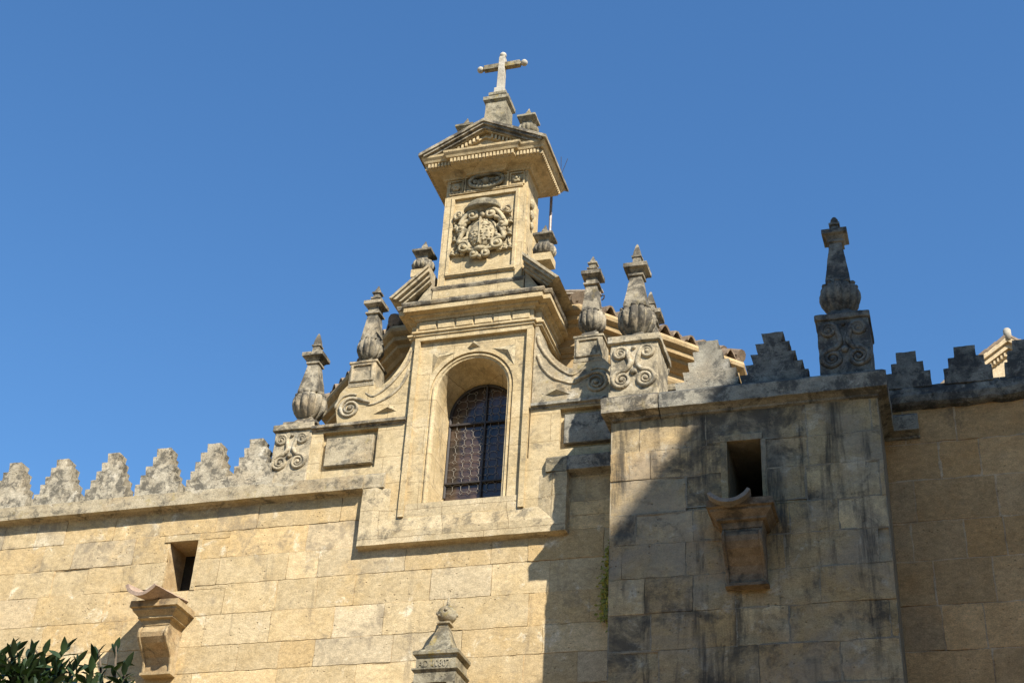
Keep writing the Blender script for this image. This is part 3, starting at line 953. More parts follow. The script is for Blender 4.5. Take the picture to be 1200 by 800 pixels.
# upper tower
b = MB()
b.box(XC - 0.715, XC + 0.715, -0.05, 0.64, 13.80, 14.19)
b.box(XC - 0.665, XC + 0.665, 0.0, 0.60, 14.18, 16.30)
b.world('tower_wall', M['chapel'], ch, rough=(0.003, 6, 0.12))
b = MB()
b.sweep([(XC - 0.70, 0.63), (XC - 0.70, -0.035), (XC + 0.70, -0.035), (XC + 0.70, 0.63)], [(0, 14.10), (0.02, 14.115), (0.035, 14.15), (0.035, 14.175), (-0.03, 14.215)], H)
b.world('plinth_moulding', M['weathered'], ch, rough=(0.003, 7, 0.1))
b = MB()
for x0, x1 in ((-0.665, -0.555), (0.555, 0.665)):
    b.box(XC + x0, XC + x1, -0.028, 0.02, 14.19, 15.90)
b.box(XC + 0.66, XC + 0.688, 0.02, 0.12, 14.19, 15.90)
b.box(XC + 0.66, XC + 0.688, 0.45, 0.58, 14.19, 15.90)
b.sweep([(XC - 0.60, 15.94), (XC + 0.60, 15.94), (XC + 0.60, 15.97), (XC - 0.60, 15.97)], [(0, 0.01), (0, -0.03), (-0.01, -0.032)], V, closed=True)
b.world('corner_strip', M['chapel'], ch, rough=(0.0025, 7, 0.12))
b = MB()
b.sweep([(XC - 0.495, 14.43), (XC - 0.495, 15.83), (XC + 0.495, 15.83), (XC + 0.495, 14.43)][::-1], [(0.0, 0.006), (0.004, -0.045), (0.05, -0.05), (0.06, -0.03), (0.075, -0.03), (0.078, 0.006)], V, closed=True)
b.world('panel_frame', M['chapel'], ch, rough=(0.002, 7, 0.1))
# side ornament on the sunny flank
b = MB()
for k, zc in enumerate((15.75, 15.55, 15.36)):
    b.ball((XC + 0.685, 0.22 + 0.03 * k, zc), 0.085 - 0.015 * k, 10, (0.5, 1.0, 1.2))
b.world('flank_console', M['carved'], ch)
# frieze with the cherub oval and two flower bosses
b = MB()
b.sweep([(XC - 0.60, 16.0), (XC - 0.60, 16.20), (XC - 0.40, 16.20), (XC - 0.40, 16.0)][::-1], [(0, 0.006), (0, -0.03), (0.02, -0.03), (0.022, 0.006)], V, closed=True)
b.sweep([(XC + 0.40, 16.0), (XC + 0.40, 16.20), (XC + 0.60, 16.20), (XC + 0.60, 16.0)][::-1], [(0, 0.006), (0, -0.03), (0.02, -0.03), (0.022, 0.006)], V, closed=True)
b.sweep([(XC - 0.34, 15.98), (XC - 0.34, 16.24), (XC + 0.34, 16.24), (XC + 0.34, 15.98)][::-1], [(0, 0.006), (0, -0.04), (0.02, -0.04), (0.022, 0.006)], V, closed=True)
b.world('frieze_frame', M['chapel'], ch)
b = MB()
n = 28
b.tube([(XC + 0.275 * math.cos(2 * PI * i / n), -0.045, 16.13 + 0.13 * math.sin(2 * PI * i / n)) for i in range(n + 1)], 0.034, 6)
b.ball((XC, -0.04, 16.11), 0.075, 12, (0.9, 1.0, 1.0))
for dx, dz, r in ((-0.11, 0.0, 0.055), (0.11, 0.0, 0.055), (-0.18, 0.015, 0.05), (0.18, 0.015, 0.05), (-0.06, -0.06, 0.04), (0.06, -0.06, 0.04), (-0.13, -0.055, 0.04), (0.13, -0.055, 0.04), (0, -0.085, 0.035), (-0.22, 0.06, 0.03), (0.22, 0.06, 0.03)):
    b.ball((XC + dx, -0.03, 16.11 + dz), r, 8, (1, 1.1, 1))
for dx in (-0.03, 0.03): b.ball((XC + dx, -0.066, 16.125), 0.012, 6)
b.world('cherub_relief', M['old_stone'], ch, rough=(0.004, 14, 0.05), smooth=True)  # darker stone puts the shade under the cornice into its colour
for s in (1, -1):
    b = MB()
    c = Vector((XC + s * 0.50, -0.03, 16.085))
    for k in range(6):
        a = 2 * PI * k / 6
        b.ball(c + Vector((0.042 * math.cos(a), 0, 0.042 * math.sin(a))), 0.034, 8, (1, 0.9, 1))
    b.ball(c + Vector((0, -0.022, 0)), 0.028, 8)
    b.world('flower_boss', M['carved'], ch, smooth=True)

# coat of arms
ca = MB()
SC = Vector((-6.205, 0.0, 15.075))
ca.ball(SC + Vector((0, -0.03, 0)), 1.0, 24, (0.215, 0.10, 0.275))
coat = ca.world('coat_of_arms', M['carved'], ch, smooth=True)
b = MB()
b.box(SC.x - 0.014, SC.x + 0.010, -0.142, -0.05, SC.z - 0.235, SC.z + 0.25)
rnd = random.Random(5)
def dome(x, z):
    q = 1 - (x / 0.215) ** 2 - (z / 0.275) ** 2
    return -0.03 - 0.10 * math.sqrt(max(q, 0.0))
for r_ in range(8):
    z = 0.21 - r_ * 0.052
    for k in range(3):
        x = 0.04 + k * 0.055 + rnd.uniform(-0.02, 0.02)
        if (x / 0.2) ** 2 + (z / 0.26) ** 2 < 0.92:
            z_ = z + rnd.uniform(-0.016, 0.016)
            b.ball(SC + Vector((x, dome(x, z_), z_)), rnd.uniform(0.011, 0.02), 6, (rnd.uniform(0.8, 1.9), 0.8, rnd.uniform(0.5, 1.2)), Matrix.Rotation(rnd.uniform(-0.7, 0.7), 4, 'Y'))
for r_ in range(5):
    z = 0.0 - r_ * 0.05
    for k in range(3):
        x = -0.04 - k * 0.055 + (0.02 if r_ % 2 else 0)
        if (x / 0.2) ** 2 + (z / 0.26) ** 2 < 0.9:
            b.ball(SC + Vector((x + rnd.uniform(-0.01, 0.01), dome(x, z), z + rnd.uniform(-0.012, 0.012))), rnd.uniform(0.012, 0.019), 6, (rnd.uniform(0.9, 1.7), 0.8, rnd.uniform(0.5, 1.1)), Matrix.Rotation(rnd.uniform(-0.8, 0.8), 4, 'Y'))
b.world('shield_charges', M['carved'], coat)
b = MB()
b.ball(Vector((SC.x - 0.02, 0.0, 15.60)), 1.0, 20, (0.285, 0.16, 0.175))
b.ball(Vector((SC.x - 0.02, -0.05, 15.545)), 1.0, 20, (0.30, 0.15, 0.05))
b.world('prelate_hat', M['old_stone'], coat, smooth=True)
b = MB()
def sc2(cx, cz, r, a0, turns, ccw_, tail=None, rad=0.03, y=-0.05):
    p = spiral(SC.x + cx, SC.z + cz, r, a0, turns, ccw_, 26, 0.12)
    if tail: p = smooth_curve([(SC.x + a, SC.z + c) for a, c in tail] + [p[0]], 6)[:-1] + p
    pts = [(x, y - 0.03 * i / len(p), z) for i, (x, z) in enumerate(p)]
    b.tube(pts, rad, 7, radii=taper(pts, rad * 1.15, rad * 0.6))
    b.ball((SC.x + cx, y - 0.03, SC.z + cz), rad * 1.1, 8)
for s in (1, -1):
    cw = s == 1
    sc2(s * 0.15, 0.335, 0.095, PI / 2 - s * 1.2, 1.6, cw, [(s * 0.36, 0.18), (s * 0.30, 0.30)], 0.036, -0.07)
    sc2(s * 0.27, -0.235, 0.10, PI / 2, 1.7, not cw if False else cw, [(s * 0.26, 0.12), (s * 0.33, 0.0), (s * 0.36, -0.13)], 0.034)
    sc2(s * 0.10, -0.385, 0.07, PI / 2, 1.5, cw, [(s * 0.22, -0.22), (s * 0.19, -0.29)], 0.032)
    sc2(s * 0.385, 0.40, 0.08, -PI / 2 + s * 0.6, 1.3, cw, [(s * 0.16, 0.43), (s * 0.25, 0.41)], 0.024)
    sc2(s * 0.33, 0.12, 0.07, PI / 2, 1.2, not cw, [(s * 0.20, 0.28), (s * 0.28, 0.25)], 0.04)
    for k, (dx, dz, a) in enumerate(((0.29, 0.21, 0.5), (0.35, 0.05, -0.2), (0.27, -0.08, 0.9), (0.21, -0.17, -0.7), (0.06, 0.36, 0.2))):
        b.ball(Vector((SC.x + s * dx, -0.045, SC.z + dz)), 0.06, 9, (0.7, 0.7, 1.35), Matrix.Rotation(-s * a, 4, 'Y'))
b.ball((SC.x, -0.08, SC.z + 0.335), 0.05, 10, (1.0, 0.9, 1.1))
b.ball((SC.x, -0.06, SC.z - 0.30), 0.075, 10, (1.5, 0.8, 0.8))
b.ball((SC.x, -0.05, SC.z - 0.43), 0.04, 8)
n = 30
ringp = [(SC.x + 0.235 * math.cos(2 * PI * i / n), -0.035, SC.z + 0.295 * math.sin(2 * PI * i / n)) for i in range(n + 1)]
b.tube(ringp, 0.026, 6)
b.world('cartouche', M['carved'], coat, rough=(0.004, 12, 0.04), smooth=True)
def tassel(x, z, w=1.0):
    b.round([(0.006, z + 0.055), (0.018 * w, z + 0.045), (0.022 * w, z + 0.02), (0.014 * w, z + 0.012), (0.034 * w, z - 0.03), (0.03 * w, z - 0.045)], 10, x, -0.025)
for s in (1, -1):
    b = MB()
    for x, z in ((0.445, 0.20), (0.44, -0.03), (0.36, -0.04), (0.46, -0.285), (0.375, -0.29), (0.29, -0.30)):
        tassel(SC.x + s * x, SC.z + z, 1.25)
    for p in ([(0.43, 0.36), (0.46, 0.27), (0.445, 0.24)], [(0.445, 0.15), (0.40, 0.08), (0.44, 0.02)], [(0.43, 0.15), (0.38, 0.08), (0.36, 0.0)],
              [(0.44, -0.08), (0.42, -0.16), (0.46, -0.24)], [(0.42, -0.08), (0.385, -0.17), (0.375, -0.25)], [(0.36, -0.10), (0.34, -0.17), (0.29, -0.26)]):
        pts = [(SC.x + s * x, -0.015, SC.z + z) for x, z in smooth_curve(p, 5)]
        b.tube(pts, 0.009, 5)
    b.world('tassel_cord', M['carved'], coat, smooth=True)

for o_ in [coat] + list(coat.children):
    for v in o_.data.vertices:
        v.co.y = (v.co.y + 0.3) * 1.2 - 0.3

# crowning cornice with dentils and gable
CP = [(XC - 0.68, 0.60), (XC - 0.68, 0.0), (XC - 0.29, 0.0), (XC - 0.29, -0.07), (XC + 0.29, -0.07), (XC + 0.29, 0.0), (XC + 0.68, 0.0), (XC + 0.68, 0.60)]
b = MB()
b.sweep(CP, [(-0.02, 16.245), (0.025, 16.255), (0.03, 16.28), (0.07, 16.31), (0.09, 16.325), (0.22, 16.335), (0.22, 16.345), (0.24, 16.35), (0.245, 16.43), (0.29, 16.44), (0.305, 16.475),
             (0.335, 16.515), (0.34, 16.55), (0.30, 16.57), (-0.02, 16.58)], H, closed=True)
def dentils(x0, x1, y, z0, z1, n, w=0.6, dy=0.035, ax=0):
    st = (x1 - x0) / n
    for i in range(n):
        a = x0 + st * (i + 0.2)
        if ax == 0: b.box(a, a + st * w, y - dy, y + 0.01, z0, z1)
        else: b.box(y - 0.01, y + dy, a, a + st * w, z0, z1)
dentils(XC - 0.53, XC + 0.53, -0.07 - 0.245, 16.355, 16.425, 18)
dentils(XC - 0.92, XC - 0.54, -0.245, 16.355, 16.425, 7)
dentils(XC + 0.54, XC + 0.92, -0.245, 16.355, 16.425, 7)
dentils(-0.245, 0.83, XC + 0.925, 16.355, 16.425, 20, ax=1)
dentils(-0.245, 0.83, XC - 0.925 - 0.035, 16.355, 16.425, 20, ax=1)
b.world('crowning_cornice', M['chapel'], ch, rough=(0.002, 8, 0.1))
b = MB()
def gable(d0, d1, y0, y1, xo=1.055, z_e=16.56, z_a=17.10):
    sl = (z_a - z_e) / xo
    a = d0
    xi0, xi1 = xo, xo
    pts = [(XC - xo, z_e - d0), (XC, z_a - d0), (XC + xo, z_e - d0), (XC + xo - 0.001, z_e - d1), (XC, z_a - d1), (XC - xo + 0.001, z_e - d1)]
    b.prism(ccw(pts), y0, y1)
gable(-0.02, 0.035, -0.40, 1.0, 1.05)
gable(0.034, 0.075, -0.375, 0.97, 0.97, 16.555 + 0.04)
gable(0.074, 0.13, -0.33, 0.95, 0.90, 16.63)
b.world('gable_cornice', M['weathered'], ch, rough=(0.003, 7, 0.1))
b = MB()
b.prism(ccw([(XC - 0.9, 16.56), (XC + 0.9, 16.56), (XC, 17.02)]), -0.20, 0.9)
sl = 0.47 / 0.9
for s in (1, -1):
    for i in range(11):
        x = 0.12 + i * 0.062
        z = 16.975 - (x) * sl * 0.99 - 0.075
        b.hexa([(XC + s * x - 0.017, -0.275, z - 0.04), (XC + s * x + 0.017, -0.275, z - 0.04), (XC + s * x + 0.017, -0.19, z - 0.04), (XC + s * x - 0.017, -0.19, z - 0.04)],
               [(XC + s * x - 0.017, -0.275, z + 0.03), (XC + s * x + 0.017, -0.275, z + 0.03), (XC + s * x + 0.017, -0.19, z + 0.03), (XC + s * x - 0.017, -0.19, z + 0.03)])
    b.prism(ccw([(XC + s * 0.75, 16.585), (XC, 16.985), (XC, 16.955), (XC + s * 0.70, 16.575)]), -0.29, -0.18)
    b.prism(ccw([(XC + s * 0.60, 16.57), (XC, 16.875), (XC, 16.845), (XC + s * 0.54, 16.57)]), -0.245, -0.18)
b.world('gable_field', M['chapel'], ch)

# ------------------------------------------------------------------ cross
cr = thing('stone_cross', 'white stone cross with ball ends on a lichened pedestal above the gable', 'cross', (XC, 0.30, 17.0))
b = MB()
b.square([(0.205, 0.0), (0.205, 0.10), (0.19, 0.12), (0.175, 0.93)])
b.build('pedestal', M['old_stone'], cr, rough=(0.005, 8, 0.08))
b = MB()
b.square([(0.18, 0.92), (0.20, 0.945), (0.215, 0.955), (0.215, 1.03), (0.19, 1.045), (0.13, 1.06), (0.13, 1.09), (0.15, 1.11), (0.15, 1.17), (0.08, 1.19)])
b.build('pedestal_cap', M['old_stone'], cr, rough=(0.004, 8, 0.08))
b = MB()
b.square([(0.088, 1.18), (0.088, 1.325), (0.058, 1.34), (0.053, 2.03), (0.05, 2.05), (0.04, 2.06), (0.04, 2.08)])
b.build('shaft', M['white_stone'], cr, bevel=0.004)
b = MB()
for s in (1, -1):
    b.hexa([(s * 0.05, -0.048, 1.812), (s * 0.315, -0.048, 1.812), (s * 0.315, 0.048, 1.812), (s * 0.05, 0.048, 1.812)], [(s * 0.05, -0.048, 1.912), (s * 0.315, -0.048, 1.912), (s * 0.315, 0.048, 1.912), (s * 0.05, 0.048, 1.912)])
    b.box(min(s * 0.31, s * 0.35), max(s * 0.31, s * 0.35), -0.03, 0.03, 1.832, 1.893)
arm = b.build('cross_arm', M['old_stone'], cr, bevel=0.004)
for c in ((0, 0, 2.11), (-0.385, 0, 1.862), (0.385, 0, 1.862)):
    b = MB(); b.ball(c, 0.059, 16)
    b.build('ball', M['white_stone'], cr if c[0] == 0 else arm, smooth=True)

# ------------------------------------------------------------------ pinnacles
def pinnacle_low(label, loc, mat, group, tall=0.0, bud=False):
    t = thing('pinnacle', label, 'pinnacle', loc, group)
    k = tall
    b = MB()
    b.square([(0.27, 0.0), (0.26, 0.05), (0.17, 0.10), (0.12, 0.17), (0.11, 0.20)])
    b.build('base', mat, t, rough=(0.018, 7, 0.06))
    b = MB()
    b.round([(0.10, 0.17, 0.0), (0.13, 0.20, 0.05), (0.185, 0.26, 0.10), (0.228, 0.34, 0.15), (0.243, 0.42, 0.18), (0.240, 0.50, 0.18), (0.222, 0.56, 0.16), (0.20, 0.60, 0.1), (0.12, 0.62, 0.0)], 96, lobes=12)
    for i in range(12):
        a = 2 * PI * (i + 0.0) / 12
        b.ball((0.205 * math.cos(a), 0.205 * math.sin(a), 0.595), 0.042, 8, (1, 1, 0.8))
    b.build('urn', mat, t, smooth=True, rough=(0.006, 9, 0.2))
    b = MB()
    b.square([(0.155, 0.60), (0.158, 0.64), (0.082, 1.13 + k * 0.3), (0.082, 1.14 + k * 0.3)])
    b.build('shaft', mat, t, rough=(0.006, 7, 0.06))
    z = 1.13 + k * 0.3
    b = MB()
    b.square([(0.085, z), (0.105, z + 0.01), (0.105, z + 0.04), (0.09, z + 0.05), (0.10, z + 0.065), (0.125, z + 0.10), (0.155, z + 0.115), (0.165, z + 0.125), (0.165, z + 0.185), (0.14, z + 0.20), (0.05, z + 0.215)])
    b.build('cap', mat, t, rough=(0.004, 8, 0.07))
    b = MB()
    z += 0.205
    if bud:
        b.square([(0.06, z), (0.05, z + 0.03), (0.05, z + 0.11), (0.072, z + 0.12), (0.072, z + 0.15), (0.05, z + 0.165)])
        b.round([(0.045, z + 0.16), (0.055, z + 0.19), (0.05, z + 0.23), (0.028, z + 0.27), (0.004, z + 0.285)], 14)
    else:
        b.square([(0.058, z), (0.055, z + 0.13), (0.07, z + 0.14), (0.07, z + 0.165), (0.055, z + 0.175), (0.045, z + 0.25), (0.018, z + 0.36), (0.006, z + 0.39)])
    b.build('tip', mat, t, rough=(0.003, 9, 0.06))
    return t
def pinnacle_up(label, loc, mat, group):
    t = thing('pinnacle', label, 'pinnacle', loc, group)
    b = MB()
    b.square([(0.13, 0.0), (0.12, 0.05), (0.085, 0.08), (0.08, 0.12)])
    b.build('base', mat, t, rough=(0.008, 7, 0.06))
    b = MB()
    b.round([(0.08, 0.09, 0.0), (0.12, 0.12, 0.06), (0.165, 0.18, 0.12), (0.188, 0.25, 0.16), (0.19, 0.33, 0.17), (0.178, 0.40, 0.16), (0.155, 0.44, 0.1), (0.09, 0.46, 0.0)], 96, lobes=12)
    for i in range(12):
        a = 2 * PI * i / 12
        b.ball((0.155 * math.cos(a), 0.155 * math.sin(a), 0.43), 0.034, 8, (1, 1, 0.8))
    b.build('urn', mat, t, smooth=True, rough=(0.005, 9, 0.2))
    b = MB()
    b.square([(0.128, 0.43), (0.128, 0.47), (0.082, 0.90), (0.082, 0.91)])
    b.build('shaft', mat, t, rough=(0.005, 7, 0.06))
    b = MB()
    b.square([(0.085, 0.90), (0.115, 0.91), (0.115, 0.935), (0.085, 0.95), (0.085, 1.03), (0.10, 1.04), (0.14, 1.07), (0.148, 1.075), (0.148, 1.135), (0.115, 1.16), (0.06, 1.17)])
    b.build('cap', mat, t, rough=(0.004, 8, 0.07))
    b = MB()
    b.square([(0.05, 1.165), (0.05, 1.20), (0.078, 1.21), (0.078, 1.235), (0.052, 1.25), (0.05, 1.30), (0.07, 1.312), (0.07, 1.335), (0.05, 1.345), (0.02, 1.43), (0.005, 1.475)])
    b.build('tip', mat, t, rough=(0.003, 9, 0.06))
    return t
def pinnacle_short(label, loc, mat, group):
    t = thing('urn_finial', label, 'finial', loc, group)
    b = MB()
    b.square([(0.15, 0.0), (0.15, 0.14), (0.12, 0.15), (0.10, 0.17)])
    b.build('base', M['chapel'], t, rough=(0.004, 7, 0.08))
    b = MB()
    b.round([(0.09, 0.15, 0.0), (0.14, 0.17, 0.05), (0.178, 0.22, 0.1), (0.186, 0.28, 0.13), (0.165, 0.34, 0.1), (0.12, 0.38, 0.04), (0.08, 0.40, 0.0)], 96, lobes=14)
    b.build('urn', mat, t, smooth=True, rough=(0.004, 9, 0.2))
    b = MB()
    b.square([(0.085, 0.39), (0.085, 0.44), (0.10, 0.455), (0.155, 0.50), (0.165, 0.505), (0.165, 0.545), (0.12, 0.565), (0.06, 0.575)])
    b.build('cap', mat, t, rough=(0.004, 8, 0.07))
    b = MB()
    b.square([(0.062, 0.57), (0.062, 0.62), (0.048, 0.63), (0.048, 0.66), (0.02, 0.74), (0.005, 0.79)])
    b.build('tip', mat, t, rough=(0.003, 9, 0.06))
    return t
PG = 'urn shaped stone pinnacles'
pinnacle_low('grey urn pinnacle with square shaft on the sunlit pedestal next to the merlons', (-8.80, 0.20, 12.02), M['weathered'], PG)
pinnacle_low('pinnacle almost hidden behind the scroll pedestal on the right buttress corner', (-3.62, 0.24, 12.10), M['weathered'], PG)
pinnacle_low('sunlit urn pinnacle on the front left corner of the buttress, scroll pedestal below', (-3.60, -0.82, 12.16), M['weathered'], PG)
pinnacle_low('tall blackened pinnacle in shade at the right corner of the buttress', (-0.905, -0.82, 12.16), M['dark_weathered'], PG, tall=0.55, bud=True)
pinnacle_up('slim grey pinnacle on the pedestal above the left volute', (-7.92, 0.17, 13.02), M['weathered'], PG)
pinnacle_up('slim grey pinnacle on the pedestal above the right volute', (-4.48, 0.17, 13.06), M['weathered'], PG)
for i, o in enumerate([o for o in COL.objects if o.name.startswith('pinnacle') and o.type == 'EMPTY']):
    rr_ = random.Random(900 + i)
    o.rotation_euler = (rr_.uniform(-0.014, 0.014), rr_.uniform(-0.014, 0.014), rr_.uniform(-0.05, 0.05))
UG = 'small urn finials of the upper tower'
uf = pinnacle_short('small urn finial behind the left half of the broken pediment', (XC - 0.98, 0.12, 14.46), M['weathered'], UG)
uf.scale = (0.93, 0.93, 0.95)
copy_tree(uf, (XC + 0.96, 0.12, 14.46), 'small urn finial behind the right half of the broken pediment')
copy_tree(uf, (XC - 0.53, 0.28, 17.04), 'small urn finial on the gable to the left of the cross', mat=M['old_stone'])
copy_tree(uf, (XC + 0.53, 0.28, 17.04), 'small urn finial on the gable to the right of the cross', mat=M['old_stone'])

# ------------------------------------------------------------------ buttress
bt = thing('buttress_tower', 'broad stained stone buttress, shaded except its upper left, with a spout on its face', 'buttress', (-2.2, 0, 0))
SL2 = (-2.385, -1.965, 9.60, 10.45)
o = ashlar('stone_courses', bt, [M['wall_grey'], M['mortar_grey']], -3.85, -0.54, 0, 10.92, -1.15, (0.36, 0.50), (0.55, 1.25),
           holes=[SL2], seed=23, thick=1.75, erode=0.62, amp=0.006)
o.data.transform(Matrix.Translation((2.2, 0, 0)))
BC = [(-0.02, 10.875), (0.03, 10.89), (0.035, 10.915), (0.06, 10.925), (0.08, 10.94), (0.10, 10.943), (0.15, 10.95), (0.155, 11.155), (0.11, 11.20), (-0.25, 11.22)]
b = MB()
b.sweep([(-3.80, 0.55), (-3.80, -1.15), (-3.22, -1.15)], BC, H)
b.world('coping', M['weathered'], bt, rough=(0.007, 6, 0.08))
b = MB()
b.sweep([(-3.205, -1.15), (-0.56, -1.15), (-0.56, 0.0), (-0.10, 0.0)], BC, H)
b.world('coping', M['half_dark'], bt, rough=(0.007, 6, 0.08))
b = MB(); b.box(-3.7, -0.65, -1.0, 0.55, 10.9, 11.21)
b.world('coping_bed', M['half_dark'], bt)
slit_frame(bt, SL2[0] + 0.005, SL2[1] - 0.005, SL2[2], SL2[3], -1.15, 0.085, 0.02, M['wall_grey'], 1.5)
b = MB()
b.box(SL2[0] - 0.08, SL2[0], -1.166, -1.0, SL2[2], SL2[3] - 0.001)
b.world('slit_jamb', M['wall_grey'], bt, rough=(0.003, 8, 0.08))
b = MB()
b.box(-3.88, -3.25, -1.15, -0.46, 11.19, 12.10)
b.box(-3.92, -3.21, -1.19, -0.42, 12.06, 12.17)
b.box(-3.90, -3.235, -1.17, -0.44, 11.18, 11.33)
b.world('corner_pedestal', M['pale_weathered'], bt, bevel=0.012, rough=(0.009, 6, 0.07))
scroll_panel(bt, -3.86, -3.27, 11.35, 12.05, -1.155, M['pale_weathered'], 0.03)
b = MB()
b.box(-1.20, -0.555, -1.15, -0.5, 11.19, 12.10)
b.box(-1.225, -0.535, -1.18, -0.47, 12.06, 12.15)
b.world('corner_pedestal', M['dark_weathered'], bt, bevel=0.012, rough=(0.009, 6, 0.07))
scroll_panel(bt, -1.18, -0.57, 11.33, 12.06, -1.155, M['dark_weathered'], 0.03)
merlon(-2.60, -1.12, 11.20, 0.24, 0.072, 0.145, 5, 0.26, M['half_dark'], 'sunlit stepped merlon on the buttress beside the corner pinnacle', 'merlons on the buttress', 201, irregular=0.03)
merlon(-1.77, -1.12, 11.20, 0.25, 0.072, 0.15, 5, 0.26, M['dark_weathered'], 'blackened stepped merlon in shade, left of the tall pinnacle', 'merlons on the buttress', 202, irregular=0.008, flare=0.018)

# ------------------------------------------------------------------ right wall
rw = thing('ashlar_wall', 'shaded brown ashlar wall of large blocks to the right of the buttress', 'wall', (2.5, 0, 0))
o = ashlar('stone_courses', rw, [M['wall_tan'], M['mortar_tan']], -0.56, 6.5, 0, 11.34, 0.0, (0.50, 0.60), (0.62, 1.15), seed=39, thick=0.5, erode=0.3, amp=0.006, joint=0.008)
o.data.transform(Matrix.Translation((-2.5, 0, 0)))
b = MB()
x = -0.54
rnd = random.Random(3)
while x < 6.4:
    w = rnd.uniform(0.6, 0.95)
    dz, dy = rnd.uniform(-0.015, 0.02), rnd.uniform(-0.02, 0.02)
    b.sweep([(x + 0.001, 0.0), (x + w - 0.001, 0.0)], [(-0.3, 11.30 + dz), (0.0, 11.30 + dz), (0.07, 11.325 + dz), (0.12 + dy, 11.36), (0.145 + dy, 11.45), (0.13 + dy, 11.55), (0.09, 11.61), (-0.3, 11.62)], H)
    x += w
b.box(-0.54, 6.4, -0.06, 0.3, 11.33, 11.59)
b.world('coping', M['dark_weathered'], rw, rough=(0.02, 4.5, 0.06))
for x, lab in ((-0.165, 'blackened rounded merlon right next to the tall pinnacle'), (0.575, 'blackened merlon in front of the low end of the far gable roof'),
               (1.31, 'blackened merlon cut by the right edge of the photo'), (2.05, 'blackened merlon outside the right edge of the photo')):
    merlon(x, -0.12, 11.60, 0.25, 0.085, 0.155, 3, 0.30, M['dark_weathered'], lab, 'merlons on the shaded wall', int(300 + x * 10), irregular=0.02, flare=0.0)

# ------------------------------------------------------------------ water spouts
def spout(label, cx, y, z, w, mat, tmat):
    """cx centre, y wall face, z top of the corbel slab, w half width of the slab."""
    t = thing('water_spout', label, 'water spout', (cx, y, z - 0.95))
    zt = 0.95
    b = MB()
    prof = [(0, zt), (-0.50, zt), (-0.505, zt - 0.09), (-0.47, zt - 0.10), (-0.47, zt - 0.13), (-0.44, zt - 0.16), (-0.41, zt - 0.20), (-0.41, zt - 0.225), (-0.37, zt - 0.24),
            (-0.355, zt - 0.30), (-0.335, zt - 0.31), (0, zt - 0.31)]
    path = [(-w + 0.50, 0.05), (-w + 0.50, 0.0), (w - 0.50, 0.0), (w - 0.50, 0.05)]
    p2 = [(-d - 0.20, zz) for d, zz in prof]
    hw = w - 0.30
    b.sweep([(-hw, 0.05), (-hw, -0.20), (hw, -0.20), (hw, 0.05)], [(d - 0.0, zz) for d, zz in [(-0.02, zt), (0.30, zt), (0.305, zt - 0.09), (0.27, zt - 0.10), (0.27, zt - 0.13), (0.24, zt - 0.16), (0.205, zt - 0.20), (0.205, zt - 0.225), (0.16, zt - 0.24), (0.145, zt - 0.31), (-0.02, zt - 0.315)]], H)
    b.box(-hw - 0.02, hw + 0.02, -0.22, 0.05, zt - 0.31, zt - 0.005)
    b.build('corbel_slab', mat, t, rough=(0.005, 8, 0.06))
    b = MB()
    bw = w * 0.60
    cv = [(0.03, zt - 0.312), (-0.335, zt - 0.312), (-0.345, zt - 0.345), (-0.375, zt - 0.37), (-0.39, zt - 0.42), (-0.375, zt - 0.48), (-0.32, zt - 0.55), (-0.23, zt - 0.62), (-0.155, zt - 0.70), (-0.115, zt - 0.79), (-0.105, zt - 0.90), (0.03, zt - 0.90)]
    b.prism_x(cv, -bw, bw)
    b.build('bracket', mat, t, rough=(0.004, 8, 0.07))
    b = MB()
    for s_ in (-1, 1):
        pts = [(s_ * bw * 0.93, yy - 0.012, zz) for yy, zz in cv[2:11]]
        b.tube(pts, 0.022, 6)
    b.box(-bw * 1.08, bw * 1.08, -0.15, 0.03, zt - 0.935, zt - 0.90)
    b.build('bracket_edge', mat, t, rough=(0.003, 8, 0.07))
    b = MB()
    out, inn = [], []
    rr = 0.33
    n = 14
    a0, a1 = PI * 1.17, PI * 1.80
    R_ = []
    for yy, dz, kr in ((-0.70, -0.01, 1.0), (-0.3, 0.0, 0.93), (0.12, 0.02, 0.82)):
        ring = []
        for q in (rr, rr - 0.05):
            ring.append([(q * kr * math.cos(a0 + (a1 - a0) * i / n), yy, zt + 0.03 + rr + dz + q * kr * math.sin(a0 + (a1 - a0) * i / n)) for i in range(n + 1)])
        R_.append(ring[0] + ring[1][::-1])
    b.rings(R_)
    b.build('spout_tile', tmat, t, rough=(0.004, 8, 0.06), smooth=False)
    b = MB()
    b.box(-0.24, 0.24, -0.05, 0.3, zt - 0.02, zt + 0.06)
    b.build('spout_bed', mat, t, rough=(0.008, 6, 0.06))
    return t
sp1 = spout('sunlit stone spout on a scrolled bracket under the slit of the cream wall', -10.36, 0.0, 9.20, 0.36, M['spout'], M['pink_tile'])
sp2 = spout('shaded stone spout with broken tile under the slit of the buttress', -2.185, -1.15, 9.42, 0.385, M['shaded_spout'], M['grey_tile'])
for c in sp1.children:
    if c.name.startswith('spout_tile'):
        c.location = (-0.10, 0, -0.035); c.rotation_euler = (0, R(5), R(-10))
for c in sp2.children:
    if c.name.startswith('spout_tile'):
        c.location = (-0.02, -0.02, -0.03); c.rotation_euler = (0, R(-6), R(3)); c.scale = (0.92, 0.9, 0.9)

